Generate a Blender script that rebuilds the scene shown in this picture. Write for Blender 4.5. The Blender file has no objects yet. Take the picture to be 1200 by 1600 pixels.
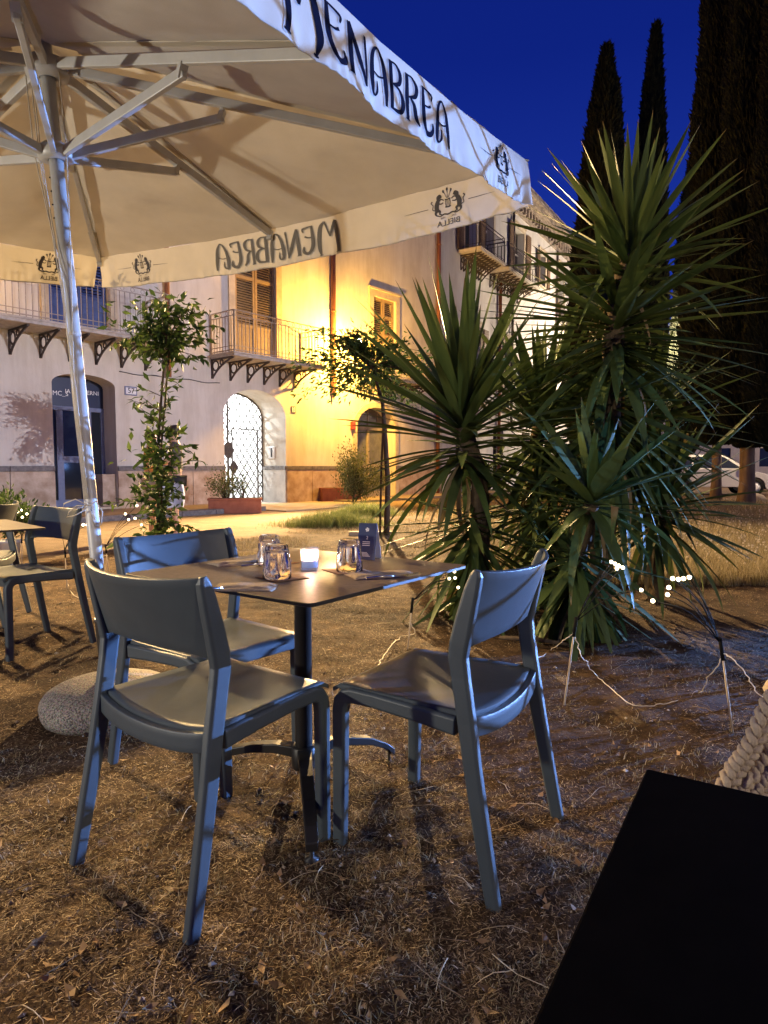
import bpy, math, random
import numpy as np
from mathutils import Vector, Matrix, noise
R = math.radians
random.seed(7); np.random.seed(7)
S = bpy.context.scene
COL = S.collection

# ------------------------------------------------------------------ camera, sky, sun, exposure
F, H, HZ = 1037.0, 1.066, 728.0
PITCH = math.atan((800 - HZ) / F)
cam_d = bpy.data.cameras.new('camera'); cam = bpy.data.objects.new('camera', cam_d); COL.objects.link(cam)
cam.location = (0, 0, H); cam.rotation_euler = (math.pi / 2 - PITCH, 0, 0)
cam_d.sensor_fit = 'VERTICAL'; cam_d.sensor_height = 32.0; cam_d.lens = 32.0 * F / 1600.0
cam_d.clip_start = 0.03; cam_d.clip_end = 2000
S.camera = cam
W = bpy.data.worlds.new('World'); S.world = W; W.use_nodes = True
wn = W.node_tree.nodes; wl = W.node_tree.links; wn.clear()
wo = wn.new('ShaderNodeOutputWorld'); wb = wn.new('ShaderNodeBackground')
tc = wn.new('ShaderNodeTexCoord'); sx = wn.new('ShaderNodeSeparateXYZ'); cr = wn.new('ShaderNodeValToRGB')
wl.new(tc.outputs['Generated'], sx.inputs[0]); wl.new(sx.outputs['Z'], cr.inputs[0])
e = cr.color_ramp.elements
e[0].position = 0.0; e[0].color = (0.060, 0.10, 0.42, 1)
e[1].position = 1.0; e[1].color = (0.0022, 0.008, 0.115, 1)
n1 = e.new(0.18); n1.color = (0.012, 0.038, 0.37, 1)
n2 = e.new(0.50); n2.color = (0.0042, 0.016, 0.215, 1)
wl.new(cr.outputs[0], wb.inputs[0]); wb.inputs[1].default_value = 1.0
wl.new(wb.outputs[0], wo.inputs[0])
sd = bpy.data.lights.new('afterglow', 'SUN'); sd.energy = 0.03; sd.angle = R(20); sd.color = (0.55, 0.7, 1.0)
so = bpy.data.objects.new('afterglow', sd); COL.objects.link(so); so.rotation_euler = (R(50), 0, R(120))
S.view_settings.view_transform = 'Standard'; S.view_settings.look = 'None'
S.view_settings.exposure = 0.0; S.view_settings.gamma = 1.0; S.view_settings.use_curve_mapping = False
S.cycles.max_bounces = 8; S.cycles.transparent_max_bounces = 12; S.cycles.caustics_reflective = False; S.cycles.caustics_refractive = True
S.cycles.sample_clamp_indirect = 4.0
S.cycles.use_denoising = True
# lamp powers (W), used by the lamp builders further down
P_WALL = 2500.0; P_BEAM = 32000.0; P_WALL_OFF = 300.0; P_FLOOD = 6500.0; P_FACADE = 20000.0; P_NEAR = 38000.0; P_GARDEN = 6200.0; P_TERRACE = 350.0; P_ARCH = 1000.0; P_STREET = 6500.0; P_STREET2 = 17000.0; P_FAR = 9000.0; P_FILL = 520.0
SODIUM = (1.0, 0.50, 0.075); COOL = (1.0, 0.88, 0.92); WARM = (1.0, 0.76, 0.48)

# ------------------------------------------------------------------ rays
_cp, _sp = math.cos(PITCH), math.sin(PITCH)
def ray(px, py):
    a, v = (px - 600) / F, (800 - py) / F
    return Vector((a, _cp + v * _sp, -_sp + v * _cp))
def gp(px, py, z=0.0):
    d = ray(px, py); t = (z - H) / d.z
    return Vector((d.x * t, d.y * t, z))
def at(px, py, Y):
    d = ray(px, py); t = Y / d.y
    return Vector((d.x * t, Y, H + d.z * t))

# ------------------------------------------------------------------ materials
MATS = {}
def mat(name, c, c2=None, sc=6.0, rough=0.6, bump=0.0, bsc=60.0, metal=0.0, spec=0.5, det=6.0, emit=None, es=0.0, trans=0.0, ior=1.45, lo=0.35, hi=0.65, stretch=(1, 1, 1), translucent=0.0, rvar=0.0, stain=0.0):
    if name in MATS: return MATS[name]
    m = bpy.data.materials.new(name); m.use_nodes = True; nt = m.node_tree; N = nt.nodes; L = nt.links
    b = N['Principled BSDF']; b.inputs['Roughness'].default_value = rough; b.inputs['Metallic'].default_value = metal
    b.inputs['Specular IOR Level'].default_value = spec; b.inputs['IOR'].default_value = ior
    b.inputs['Base Color'].default_value = (*c, 1)
    b.inputs['Transmission Weight'].default_value = trans
    co = N.new('ShaderNodeTexCoord'); mp = N.new('ShaderNodeMapping'); mp.inputs['Scale'].default_value = stretch
    L.new(co.outputs['Object'], mp.inputs[0])
    if c2 is not None:
        n = N.new('ShaderNodeTexNoise'); n.inputs['Scale'].default_value = sc; n.inputs['Detail'].default_value = det; n.inputs['Roughness'].default_value = 0.62
        r = N.new('ShaderNodeValToRGB'); r.color_ramp.elements[0].position = lo; r.color_ramp.elements[1].position = hi
        r.color_ramp.elements[0].color = (*c, 1); r.color_ramp.elements[1].color = (*c2, 1)
        L.new(mp.outputs[0], n.inputs['Vector']); L.new(n.outputs[0], r.inputs[0]); L.new(r.outputs[0], b.inputs['Base Color'])
        if stain:
            m2 = N.new('ShaderNodeMapping'); m2.inputs['Scale'].default_value = (2.2, 2.2, .35); L.new(co.outputs['Object'], m2.inputs[0])
            n2_ = N.new('ShaderNodeTexNoise'); n2_.inputs['Scale'].default_value = 1.3; n2_.inputs['Detail'].default_value = 9; n2_.inputs['Roughness'].default_value = .72; L.new(m2.outputs[0], n2_.inputs['Vector'])
            r2_ = N.new('ShaderNodeValToRGB'); r2_.color_ramp.elements[0].position = .34; r2_.color_ramp.elements[0].color = (.62, .57, .50, 1); r2_.color_ramp.elements[1].position = .56; r2_.color_ramp.elements[1].color = (1, 1, 1, 1); L.new(n2_.outputs[0], r2_.inputs[0])
            mu = N.new('ShaderNodeMix'); mu.data_type = 'RGBA'; mu.blend_type = 'MULTIPLY'; mu.inputs[0].default_value = stain * 2; mu.clamp_factor = True; L.new(r.outputs[0], mu.inputs[6]); L.new(r2_.outputs[0], mu.inputs[7]); L.new(mu.outputs[2], b.inputs['Base Color'])
        if rvar:
            mr = N.new('ShaderNodeMapRange'); mr.inputs[3].default_value = rough - rvar; mr.inputs[4].default_value = rough + rvar
            L.new(n.outputs[0], mr.inputs[0]); L.new(mr.outputs[0], b.inputs['Roughness'])
    if bump:
        n = N.new('ShaderNodeTexNoise'); n.inputs['Scale'].default_value = bsc; n.inputs['Detail'].default_value = 5
        bp = N.new('ShaderNodeBump'); bp.inputs['Strength'].default_value = bump; bp.inputs['Distance'].default_value = 0.01
        L.new(mp.outputs[0], n.inputs['Vector']); L.new(n.outputs[0], bp.inputs['Height']); L.new(bp.outputs[0], b.inputs['Normal'])
    if emit: b.inputs['Emission Color'].default_value = (*emit, 1); b.inputs['Emission Strength'].default_value = es
    if translucent:
        t = N.new('ShaderNodeBsdfTranslucent'); mx = N.new('ShaderNodeMixShader'); mx.inputs[0].default_value = translucent
        t.inputs[0].default_value = (*c, 1)
        if c2 is not None: L.new(r.outputs[0], t.inputs[0])
        L.new(b.outputs[0], mx.inputs[1]); L.new(t.outputs[0], mx.inputs[2]); L.new(mx.outputs[0], N['Material Output'].inputs[0])
    MATS[name] = m; return m
def island_mat(name, stops, rough=0.7, spec=0.3, translucent=0.2, noise_mix=0.0):
    m = bpy.data.materials.new(name); m.use_nodes = True; N = m.node_tree.nodes; L = m.node_tree.links
    b = N['Principled BSDF']; b.inputs['Roughness'].default_value = rough; b.inputs['Specular IOR Level'].default_value = spec
    g = N.new('ShaderNodeNewGeometry'); r = N.new('ShaderNodeValToRGB'); L.new(g.outputs['Random Per Island'], r.inputs[0])
    el = r.color_ramp.elements
    for i, (p, c) in enumerate(stops):
        q = el[i] if i < 2 else el.new(p)
        q.position = p; q.color = (*c, 1)
    src = r.outputs[0]
    L.new(src, b.inputs['Base Color'])
    t = N.new('ShaderNodeBsdfTranslucent'); mx = N.new('ShaderNodeMixShader'); mx.inputs[0].default_value = translucent
    L.new(src, t.inputs[0]); L.new(b.outputs[0], mx.inputs[1]); L.new(t.outputs[0], mx.inputs[2]); L.new(mx.outputs[0], N['Material Output'].inputs[0])
    MATS[name] = m; return m
def leaf_mat(name, ca, cb, rough=0.42, spec=0.5, translucent=0.12, tip=None):
    """per-object random tone plus fine lengthwise streaks"""
    m = bpy.data.materials.new(name); m.use_nodes = True; N = m.node_tree.nodes; L = m.node_tree.links
    b = N['Principled BSDF']; b.inputs['Roughness'].default_value = rough; b.inputs['Specular IOR Level'].default_value = spec
    oi = N.new('ShaderNodeObjectInfo'); tcx = N.new('ShaderNodeTexCoord'); mp = N.new('ShaderNodeMapping'); mp.inputs['Scale'].default_value = (60, 60, 1.5)
    n = N.new('ShaderNodeTexNoise'); n.inputs['Scale'].default_value = 1.0; n.inputs['Detail'].default_value = 4
    L.new(tcx.outputs['Object'], mp.inputs[0]); L.new(mp.outputs[0], n.inputs['Vector'])
    ad = N.new('ShaderNodeMath'); ad.operation = 'ADD'; L.new(oi.outputs['Random'], ad.inputs[0]); L.new(n.outputs[0], ad.inputs[1])
    ml = N.new('ShaderNodeMath'); ml.operation = 'MULTIPLY'; ml.inputs[1].default_value = 0.62; L.new(ad.outputs[0], ml.inputs[0])
    r = N.new('ShaderNodeValToRGB'); r.color_ramp.elements[0].position = 0.1; r.color_ramp.elements[1].position = 0.95
    r.color_ramp.elements[0].color = (*ca, 1); r.color_ramp.elements[1].color = (*cb, 1)
    L.new(ml.outputs[0], r.inputs[0])
    src = r.outputs[0]
    if tip:
        sp = N.new('ShaderNodeSeparateXYZ'); L.new(tcx.outputs['Generated'], sp.inputs[0])
        r2 = N.new('ShaderNodeMapRange'); r2.inputs[1].default_value = 0.93; r2.inputs[2].default_value = 1.0; L.new(sp.outputs['Z'], r2.inputs[0])
        mxr = N.new('ShaderNodeMix'); mxr.data_type = 'RGBA'; mxr.inputs[7].default_value = (*tip, 1)
        L.new(r2.outputs[0], mxr.inputs[0]); L.new(src, mxr.inputs[6]); src = mxr.outputs[2]
    L.new(src, b.inputs['Base Color'])
    t = N.new('ShaderNodeBsdfTranslucent'); mx = N.new('ShaderNodeMixShader'); mx.inputs[0].default_value = translucent
    L.new(src, t.inputs[0]); L.new(b.outputs[0], mx.inputs[1]); L.new(t.outputs[0], mx.inputs[2]); L.new(mx.outputs[0], N['Material Output'].inputs[0])
    MATS[name] = m; return m

# ------------------------------------------------------------------ mesh helpers
class MB:
    def __init__(s): s.v = []; s.f = []; s.sm = []
    def add(s, vs, fs, smooth=False):
        o = len(s.v); s.v += [tuple(p) for p in vs]; s.f += [tuple(i + o for i in q) for q in fs]; s.sm += [smooth] * len(fs); return s
    def box(s, x0, x1, y0, y1, z0, z1, M=None):
        vs = [Vector((x, y, z)) for x in (x0, x1) for y in (y0, y1) for z in (z0, z1)]
        if M is not None: vs = [M @ p for p in vs]
        return s.add(vs, [(0, 1, 3, 2), (4, 6, 7, 5), (0, 4, 5, 1), (2, 3, 7, 6), (0, 2, 6, 4), (1, 5, 7, 3)])
    def bar(s, a, b, w, h=None, up=(0, 0, 1)):
        a, b = Vector(a), Vector(b); h = h or w; d = (b - a)
        if d.length < 1e-6: return s
        d.normalize(); u = Vector(up)
        if abs(d.dot(u)) > 0.98: u = Vector((1, 0, 0))
        x = d.cross(u).normalized(); y = x.cross(d)
        vs = [p + x * (i * w / 2) + y * (j * h / 2) for p in (a, b) for i, j in ((-1, -1), (1, -1), (1, 1), (-1, 1))]
        return s.add(vs, [(0, 1, 2, 3), (7, 6, 5, 4), (0, 4, 5, 1), (1, 5, 6, 2), (2, 6, 7, 3), (3, 7, 4, 0)])
    def tube(s, pts, r, n=8, cap=True, smooth=True):
        pts = [Vector(p) for p in pts]; rr = r if isinstance(r, (list, tuple)) else [r] * len(pts)
        vs = []; ref = None
        for i, p in enumerate(pts):
            d = (pts[min(i + 1, len(pts) - 1)] - pts[max(i - 1, 0)])
            d = d.normalized() if d.length > 1e-9 else Vector((0, 0, 1))
            if ref is None: ref = Vector((0, 0, 1)) if abs(d.z) < 0.9 else Vector((1, 0, 0))
            y = ref - d * ref.dot(d)
            if y.length < 1e-4: y = d.orthogonal()
            y.normalize(); x = y.cross(d); ref = y
            for k in range(n):
                a = 2 * math.pi * k / n; vs.append(p + (x * math.cos(a) + y * math.sin(a)) * rr[i])
        fs = []
        for i in range(len(pts) - 1):
            for k in range(n):
                fs.append((i * n + k, i * n + (k + 1) % n, (i + 1) * n + (k + 1) % n, (i + 1) * n + k))
        s.add(vs, fs, smooth)
        if cap:
            o = len(s.v) - len(vs); s.f.append(tuple(o + k for k in range(n))[::-1]); s.f.append(tuple(o + (len(pts) - 1) * n + k for k in range(n))); s.sm += [False, False]
        return s
    def lathe(s, prof, n=32, c=(0, 0, 0), M=None, smooth=True, wob=None):
        vs = []
        for (r, z) in prof:
            for k in range(n):
                a = 2 * math.pi * k / n; q = r * (wob(a, z) if wob else 1)
                p = Vector((q * math.cos(a), q * math.sin(a), z))
                if M is not None: p = M @ p
                vs.append(p + Vector(c))
        fs = [(i * n + k, i * n + (k + 1) % n, (i + 1) * n + (k + 1) % n, (i + 1) * n + k) for i in range(len(prof) - 1) for k in range(n)]
        s.add(vs, fs, smooth); return s
    def prism(s, poly, depth_vec, M=None):
        """poly: list of 3d points (planar), extruded by depth_vec"""
        d = Vector(depth_vec); a = [Vector(p) for p in poly]; n = len(a); vs = a + [p + d for p in a]
        if M is not None: vs = [M @ p for p in vs]
        return s.add(vs, [tuple(range(n))[::-1], tuple(range(n, 2 * n))] + [(i, (i + 1) % n, n + (i + 1) % n, n + i) for i in range(n)])
    def build(s, name, m, parent=None, bevel=0.0, subsurf=0, weld=False):
        me = bpy.data.meshes.new(name); me.from_pydata(s.v, [], s.f)
        me.polygons.foreach_set('use_smooth', s.sm); me.update()
        o = bpy.data.objects.new(name, me); COL.objects.link(o)
        if m: me.materials.append(m)
        if parent is not None: o.parent = parent
        if bevel:
            b = o.modifiers.new('bevel', 'BEVEL'); b.width = bevel; b.segments = 2; b.limit_method = 'ANGLE'; b.angle_limit = R(40)
        if subsurf:
            b = o.modifiers.new('subsurf', 'SUBSURF'); b.levels = subsurf; b.render_levels = subsurf
        return o
def np_mesh(name, V, Fq, m, parent=None, nv=4, smooth=False):
    """V (n,3), Fq (k,nv) numpy"""
    me = bpy.data.meshes.new(name); me.vertices.add(len(V)); me.vertices.foreach_set('co', V.astype(np.float32).ravel())
    k = len(Fq); me.loops.add(k * nv); me.loops.foreach_set('vertex_index', Fq.astype(np.int32).ravel())
    me.polygons.add(k); me.polygons.foreach_set('loop_start', np.arange(0, k * nv, nv, dtype=np.int32)); 
    me.polygons.foreach_set('use_smooth', np.full(k, smooth)); me.update(calc_edges=True); me.validate()
    me.materials.append(m); o = bpy.data.objects.new(name, me); COL.objects.link(o)
    if parent is not None: o.parent = parent
    return o
def tag(o, label=None, cat=None, group=None, kind=None):
    if label: o['label'] = label
    if cat: o['category'] = cat
    if group: o['group'] = group
    if kind: o['kind'] = kind
    return o
def empty(name, loc=(0, 0, 0), rz=0.0):
    o = bpy.data.objects.new(name, None); COL.objects.link(o); o.location = loc; o.rotation_euler = (0, 0, rz); o.empty_display_size = 0.1; return o
def kids(o): return [c for c in bpy.data.objects if c.parent == o]
def copy_tree(o, parent=None):
    c = o.copy(); COL.objects.link(c); c.parent = parent
    for ch in kids(o): copy_tree(ch, c)
    return c
def lamp(name, loc, power, color, parent=None, radius=0.08, kind='POINT', rot=None, spot=None, blend=0.3):
    d = bpy.data.lights.new(name, kind); d.energy = power; d.color = color; d.shadow_soft_size = radius
    if kind == 'SPOT': d.spot_size = spot; d.spot_blend = blend
    o = bpy.data.objects.new(name, d); COL.objects.link(o); o.location = loc
    if rot is not None: o.rotation_euler = rot
    if parent is not None: o.parent = parent
    return o
def text_mesh(txt, size):
    cu = bpy.data.curves.new('t', 'FONT'); cu.body = txt; cu.size = size; cu.align_x = 'CENTER'; cu.align_y = 'CENTER'
    o = bpy.data.objects.new('t', cu); COL.objects.link(o); bpy.context.view_layer.update()
    me = bpy.data.meshes.new_from_object(o.evaluated_get(bpy.context.evaluated_depsgraph_get()))
    vs = [tuple(v.co) for v in me.vertices]; fs = [tuple(p.vertices) for p in me.polygons]
    bpy.data.objects.remove(o); bpy.data.curves.remove(cu); bpy.data.meshes.remove(me)
    return vs, fs
def catmull(pts, n=6):
    P = [np.array(p, float) for p in pts]; P = [2 * P[0] - P[1]] + P + [2 * P[-1] - P[-2]]; out = []
    for i in range(1, len(P) - 2):
        for k in range(n):
            t = k / n; a, b, c, d = P[i - 1:i + 3]
            out.append(0.5 * ((2 * b) + (-a + c) * t + (2 * a - 5 * b + 4 * c - d) * t * t + (-a + 3 * b - 3 * c + d) * t ** 3))
    out.append(P[-2]); return out

# shared materials
M_plaster = mat('plaster', (0.74, 0.70, 0.62), (0.62, 0.58, 0.50), sc=1.1, stain=.22, rough=0.9, bump=0.25, bsc=30, lo=0.3, hi=0.75)
M_plaster_white = mat('white_plaster', (0.72, 0.70, 0.66), (0.60, 0.57, 0.52), sc=0.9, stain=.16, rough=0.9, bump=0.25, bsc=26, lo=0.3, hi=0.75)
M_trim = mat('stone_trim', (0.62, 0.54, 0.40), (0.50, 0.42, 0.30), sc=5, rough=0.85, bump=0.2, bsc=40)
M_travertine = mat('travertine', (0.36, 0.24, 0.15), (0.62, 0.50, 0.38), sc=3.2, rough=0.6, bump=0.15, bsc=50, lo=0.36, hi=0.66)
M_band = mat('grey_stone', (0.12, 0.11, 0.11), (0.22, 0.20, 0.19), sc=14, rough=0.6, bump=0.1)
M_slab = mat('balcony_slab', (0.55, 0.52, 0.48), (0.38, 0.35, 0.31), sc=8, rough=0.85, bump=0.3)
M_iron = mat('wrought_iron', (0.06, 0.055, 0.055), (0.11, 0.085, 0.07), sc=30, rough=0.6, spec=0.4)
M_iron_pale = mat('pale_railing', (0.42, 0.37, 0.31), (0.30, 0.25, 0.2), sc=30, rough=0.6)
M_copper = mat('copper_pipe', (0.20, 0.075, 0.035), (0.32, 0.13, 0.06), sc=9, rough=0.5, stretch=(1, 1, .3))
M_shutter = mat('shutter_wood', (0.20, 0.13, 0.07), (0.13, 0.08, 0.045), sc=12, rough=0.6)
M_shutter_pale = mat('pale_shutter_wood', (0.36, 0.26, 0.14), (0.27, 0.19, 0.10), sc=12, rough=0.6)
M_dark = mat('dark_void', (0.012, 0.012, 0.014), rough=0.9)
M_glassdark = mat('dark_glass', (0.02, 0.025, 0.035), rough=0.06, spec=0.7)
M_blue_paint = mat('blue_grey_paint', (0.16, 0.20, 0.34), (0.12, 0.15, 0.27), sc=10, rough=0.45)
M_navy = mat('navy_panel', (0.015, 0.025, 0.07), rough=0.3)
M_white = mat('white_enamel', (0.8, 0.8, 0.8), rough=0.35)
M_print = mat('navy_print', (0.006, 0.007, 0.020), rough=0.95, spec=0.05)
M_terracotta = mat('terracotta', (0.36, 0.13, 0.075), (0.27, 0.09, 0.05), sc=6, rough=0.75, bump=0.15)
M_bark = mat('bark', (0.10, 0.07, 0.045), (0.045, 0.03, 0.02), sc=14, rough=0.9, bump=0.8, bsc=30, stretch=(1, 1, .25))
M_bulb = mat('bulb_glow', (1, .9, .7), emit=(1.0, 0.80, 0.48), es=9)
M_cable = mat('black_cable', (.010, .010, .010), rough=.8, spec=.1)
M_wire = mat('pale_wire', (0.70, 0.62, 0.50), rough=0.5)
M_alu = mat('aluminium', (0.66, 0.66, 0.66), (0.55, 0.55, 0.55), sc=20, rough=0.38, metal=0.15)

# ------------------------------------------------------------------ ground
_rng = np.random.RandomState(3)
_tab = _rng.rand(256, 256)
def vnoise(x, y):
    x = np.asarray(x, float); y = np.asarray(y, float)
    xi = np.floor(x).astype(int); yi = np.floor(y).astype(int); fx = x - xi; fy = y - yi
    fx = fx * fx * (3 - 2 * fx); fy = fy * fy * (3 - 2 * fy)
    a = _tab[xi % 256, yi % 256]; b = _tab[(xi + 1) % 256, yi % 256]; c = _tab[xi % 256, (yi + 1) % 256]; d = _tab[(xi + 1) % 256, (yi + 1) % 256]
    return (a * (1 - fx) + b * fx) * (1 - fy) + (c * (1 - fx) + d * fx) * fy
def fbm(x, y, o=4):
    s = 0; a = .5
    for i in range(o): s = s + a * vnoise(x * 2 ** i + 17 * i, y * 2 ** i + 5 * i); a *= .5
    return s
def path_edge(x): return np.interp(x, [-10, -4, -2.5, -1.4, -.6, .3, 2, 5], [7.4, 7.9, 9, 10.6, 13, 17, 23, 40])
def path_w(x, y):
    return 1 / (1 + np.exp(-np.clip((y - path_edge(x) + (fbm(x * 1.3, y * 1.3) - .5) * 1.6) / .22, -30, 30)))
def gheight(x, y):
    x = np.asarray(x, float); y = np.asarray(y, float)
    near = np.clip(1.4 - np.hypot(x, y) / 14, 0, 1) * (1 - .8 * path_w(x, y))
    return near * ((fbm(x * 2.2, y * 2.2) - .5) * .045 + (fbm(x * 9, y * 9, 3) - .45) * .022)
def axis(lo, hi, step, far):
    a = list(np.arange(lo, hi, step)); s = step; v = lo; left = []
    while v > -far: s *= 1.35; v -= s; left.append(v)
    s = step; v = hi; right = []
    while v < far: s *= 1.35; v += s; right.append(v)
    return np.array(left[::-1] + a + right)
gx = axis(-5, 6, .045, 700); gy = axis(.2, 11, .045, 700)
GX, GY = np.meshgrid(gx, gy); GZ = gheight(GX, GY)
Vg = np.stack([GX.ravel(), GY.ravel(), GZ.ravel()], 1); nx, ny = len(gx), len(gy)
ii, jj = np.meshgrid(np.arange(nx - 1), np.arange(ny - 1)); q0 = (jj * nx + ii).ravel()
Fg = np.stack([q0, q0 + 1, q0 + 1 + nx, q0 + nx], 1)
mg = bpy.data.materials.new('dry_soil'); mg.use_nodes = True; N = mg.node_tree.nodes; L = mg.node_tree.links; bs = N['Principled BSDF']; bs.inputs['Roughness'].default_value = .95; bs.inputs['Specular IOR Level'].default_value = .15
co = N.new('ShaderNodeTexCoord')
def _n(sc, det=8, ro=.65):
    n = N.new('ShaderNodeTexNoise'); n.inputs['Scale'].default_value = sc; n.inputs['Detail'].default_value = det; n.inputs['Roughness'].default_value = ro; L.new(co.outputs['Object'], n.inputs['Vector']); return n
def _ramp(src, stops):
    r = N.new('ShaderNodeValToRGB'); el = r.color_ramp.elements
    for i, (p, c) in enumerate(stops):
        q = el[i] if i < 2 else el.new(p)
        q.position = p; q.color = (*c, 1)
    L.new(src, r.inputs[0]); return r
soil = _ramp(_n(7).outputs[0], [(.3, (.030, .018, .010)), (.72, (.15, .095, .052)), (.5, (.070, .042, .023))])
dust = _ramp(_n(3.5).outputs[0], [(.3, (.27, .20, .125)), (.7, (.42, .33, .22))])
fine = _ramp(_n(160, 4).outputs[0], [(.35, (.55, .55, .55)), (.65, (1.25, 1.25, 1.25))])
va = N.new('ShaderNodeVertexColor'); va.layer_name = 'zone'; se = N.new('ShaderNodeSeparateColor'); L.new(va.outputs[0], se.inputs[0])
mx = N.new('ShaderNodeMix'); mx.data_type = 'RGBA'; L.new(se.outputs[0], mx.inputs[0]); L.new(soil.outputs[0], mx.inputs[6]); L.new(dust.outputs[0], mx.inputs[7])
mm = N.new('ShaderNodeMix'); mm.data_type = 'RGBA'; mm.blend_type = 'MULTIPLY'; mm.inputs[0].default_value = 1; L.new(mx.outputs[2], mm.inputs[6]); L.new(fine.outputs[0], mm.inputs[7])
L.new(mm.outputs[2], bs.inputs['Base Color'])
bp = N.new('ShaderNodeBump'); bp.inputs['Strength'].default_value = .9; bp.inputs['Distance'].default_value = .02; L.new(_n(45, 8, .7).outputs[0], bp.inputs['Height']); L.new(bp.outputs[0], bs.inputs['Normal'])
ground = np_mesh('ground', Vg, Fg, mg, smooth=True)
ca = ground.data.color_attributes.new('zone', 'FLOAT_COLOR', 'POINT')
pw = path_w(Vg[:, 0], Vg[:, 1]); cols = np.stack([pw, pw * 0, pw * 0, pw * 0 + 1], 1).astype(np.float32)
ca.data.foreach_set('color', cols.ravel()); tag(ground, kind='structure')

def blades(name, xy, hgt, lean, width, curl, m, zoff=0.0, yaw=None):
    """ribbon blades: 2 segments each, tapering; lean = angle from vertical"""
    n = len(xy); az = np.random.rand(n) * 2 * np.pi if yaw is None else yaw
    z0 = gheight(xy[:, 0], xy[:, 1]) + zoff
    d = np.stack([np.cos(az), np.sin(az)], 1); w = np.stack([-d[:, 1], d[:, 0]], 1) * (width[:, None] / 2)
    V = np.zeros((n, 5, 3))
    p = xy.copy(); z = z0.copy(); ln = lean.copy()
    V[:, 0, :2] = p - w; V[:, 1, :2] = p + w; V[:, 0, 2] = V[:, 1, 2] = z
    p1 = p + d * (np.sin(ln) * hgt * .5)[:, None]; z1 = z + np.cos(ln) * hgt * .5
    V[:, 2, :2] = p1 - w * .8; V[:, 3, :2] = p1 + w * .8; V[:, 2, 2] = V[:, 3, 2] = z1
    ln = ln + curl; side = np.stack([-d[:, 1], d[:, 0]], 1) * (np.random.randn(n) * .16 * hgt)[:, None]
    p2 = p1 + d * (np.sin(ln) * hgt * .5)[:, None] + side; V[:, 4, :2] = p2; V[:, 4, 2] = np.maximum(z1 + np.cos(ln) * hgt * .5, z0 + .001)
    o = np.arange(n) * 5
    T = np.concatenate([np.stack([o, o + 1, o + 3], 1), np.stack([o, o + 3, o + 2], 1), np.stack([o + 2, o + 3, o + 4], 1)])
    return np_mesh(name, V.reshape(-1, 3), T, m, nv=3)
def scatter(n, y0, y1, power=1.6, margin=1.12):
    """points on the visible ground wedge, denser close by"""
    u = np.random.rand(n); Y = y0 * (y1 / y0) ** (u ** power if power else u); X = (np.random.rand(n) * 2 - 1) * Y * .60 * margin
    return np.stack([X, Y], 1)
M_straw = island_mat('straw', [(0.0, (.05, .03, .016)), (1.0, (.66, .54, .36)), (.40, (.13, .08, .042)), (.72, (.27, .18, .10)), (.92, (.44, .33, .19))], rough=.75, translucent=.15)
M_drygrass = island_mat('dry_grass', [(0.0, (.14, .11, .055)), (1.0, (.50, .42, .28)), (.4, (.24, .20, .10)), (.75, (.36, .30, .18))], rough=.8, translucent=.25)
M_green = island_mat('green_grass', [(0.0, (.05, .08, .02)), (1.0, (.26, .28, .10)), (.5, (.12, .15, .045))], rough=.7, translucent=.3)
# matted straw: short, mostly flat
xy = scatter(330000, .8, 9.5, 1.0); dens = fbm(xy[:, 0] * 2.0 + 3, xy[:, 1] * 2.0, 4) * .7 + fbm(xy[:, 0] * .8 + 31, xy[:, 1] * .8 + 11, 3) * .36
keep = (np.random.rand(len(xy)) < np.clip((dens - .37) * 4.4, .05, 1)) & (path_w(xy[:, 0], xy[:, 1]) < .5) ; xy = xy[keep]; n = len(xy)
st = blades('matted_straw', xy, .008 + .017 * np.random.rand(n) ** 2, R(66) + R(26) * np.random.rand(n), .0011 + .0010 * np.random.rand(n) + .0003 * xy[:, 1], R(14) * np.random.randn(n), M_straw, .004)
tag(st, 'short dead straw matted over the brown soil', 'straw', kind='stuff')
xy = scatter(30000, .9, 9, 1.0); dens = fbm(xy[:, 0] * 3.1 + 9, xy[:, 1] * 3.1 + 4, 4)
keep = (dens > .46) & (path_w(xy[:, 0], xy[:, 1]) < .4); xy = xy[keep]; n = len(xy)
st = blades('grass_tufts', xy, .012 + .026 * np.random.rand(n), R(20) + R(60) * np.random.rand(n), .0012 + .001 * np.random.rand(n) + .0003 * xy[:, 1], R(30) * np.random.rand(n), M_drygrass)
tag(st, 'small withered grass tufts standing in the straw', 'dry grass', kind='stuff')
# long loose stems
mb = MB()
for i in range(420):
    Y = .95 * (7.0 / .95) ** random.random(); X = random.uniform(-.62, .62) * Y; a = random.uniform(0, 6.28); l = random.uniform(.05, .17); p = []
    for k in range(5):
        z = float(gheight(X, Y)) + .008 + .010 * math.sin(k * .8); p.append((X, Y, z)); a += random.gauss(0, .22); X += math.cos(a) * l / 4; Y += math.sin(a) * l / 4
    mb.tube(p, [.0014, .0013, .0012, .001, .0006], n=3, cap=False)
tag(mb.build('fallen_stems', M_straw), 'long pale dead stems lying loose on the ground', 'dry stems', kind='stuff')
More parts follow.
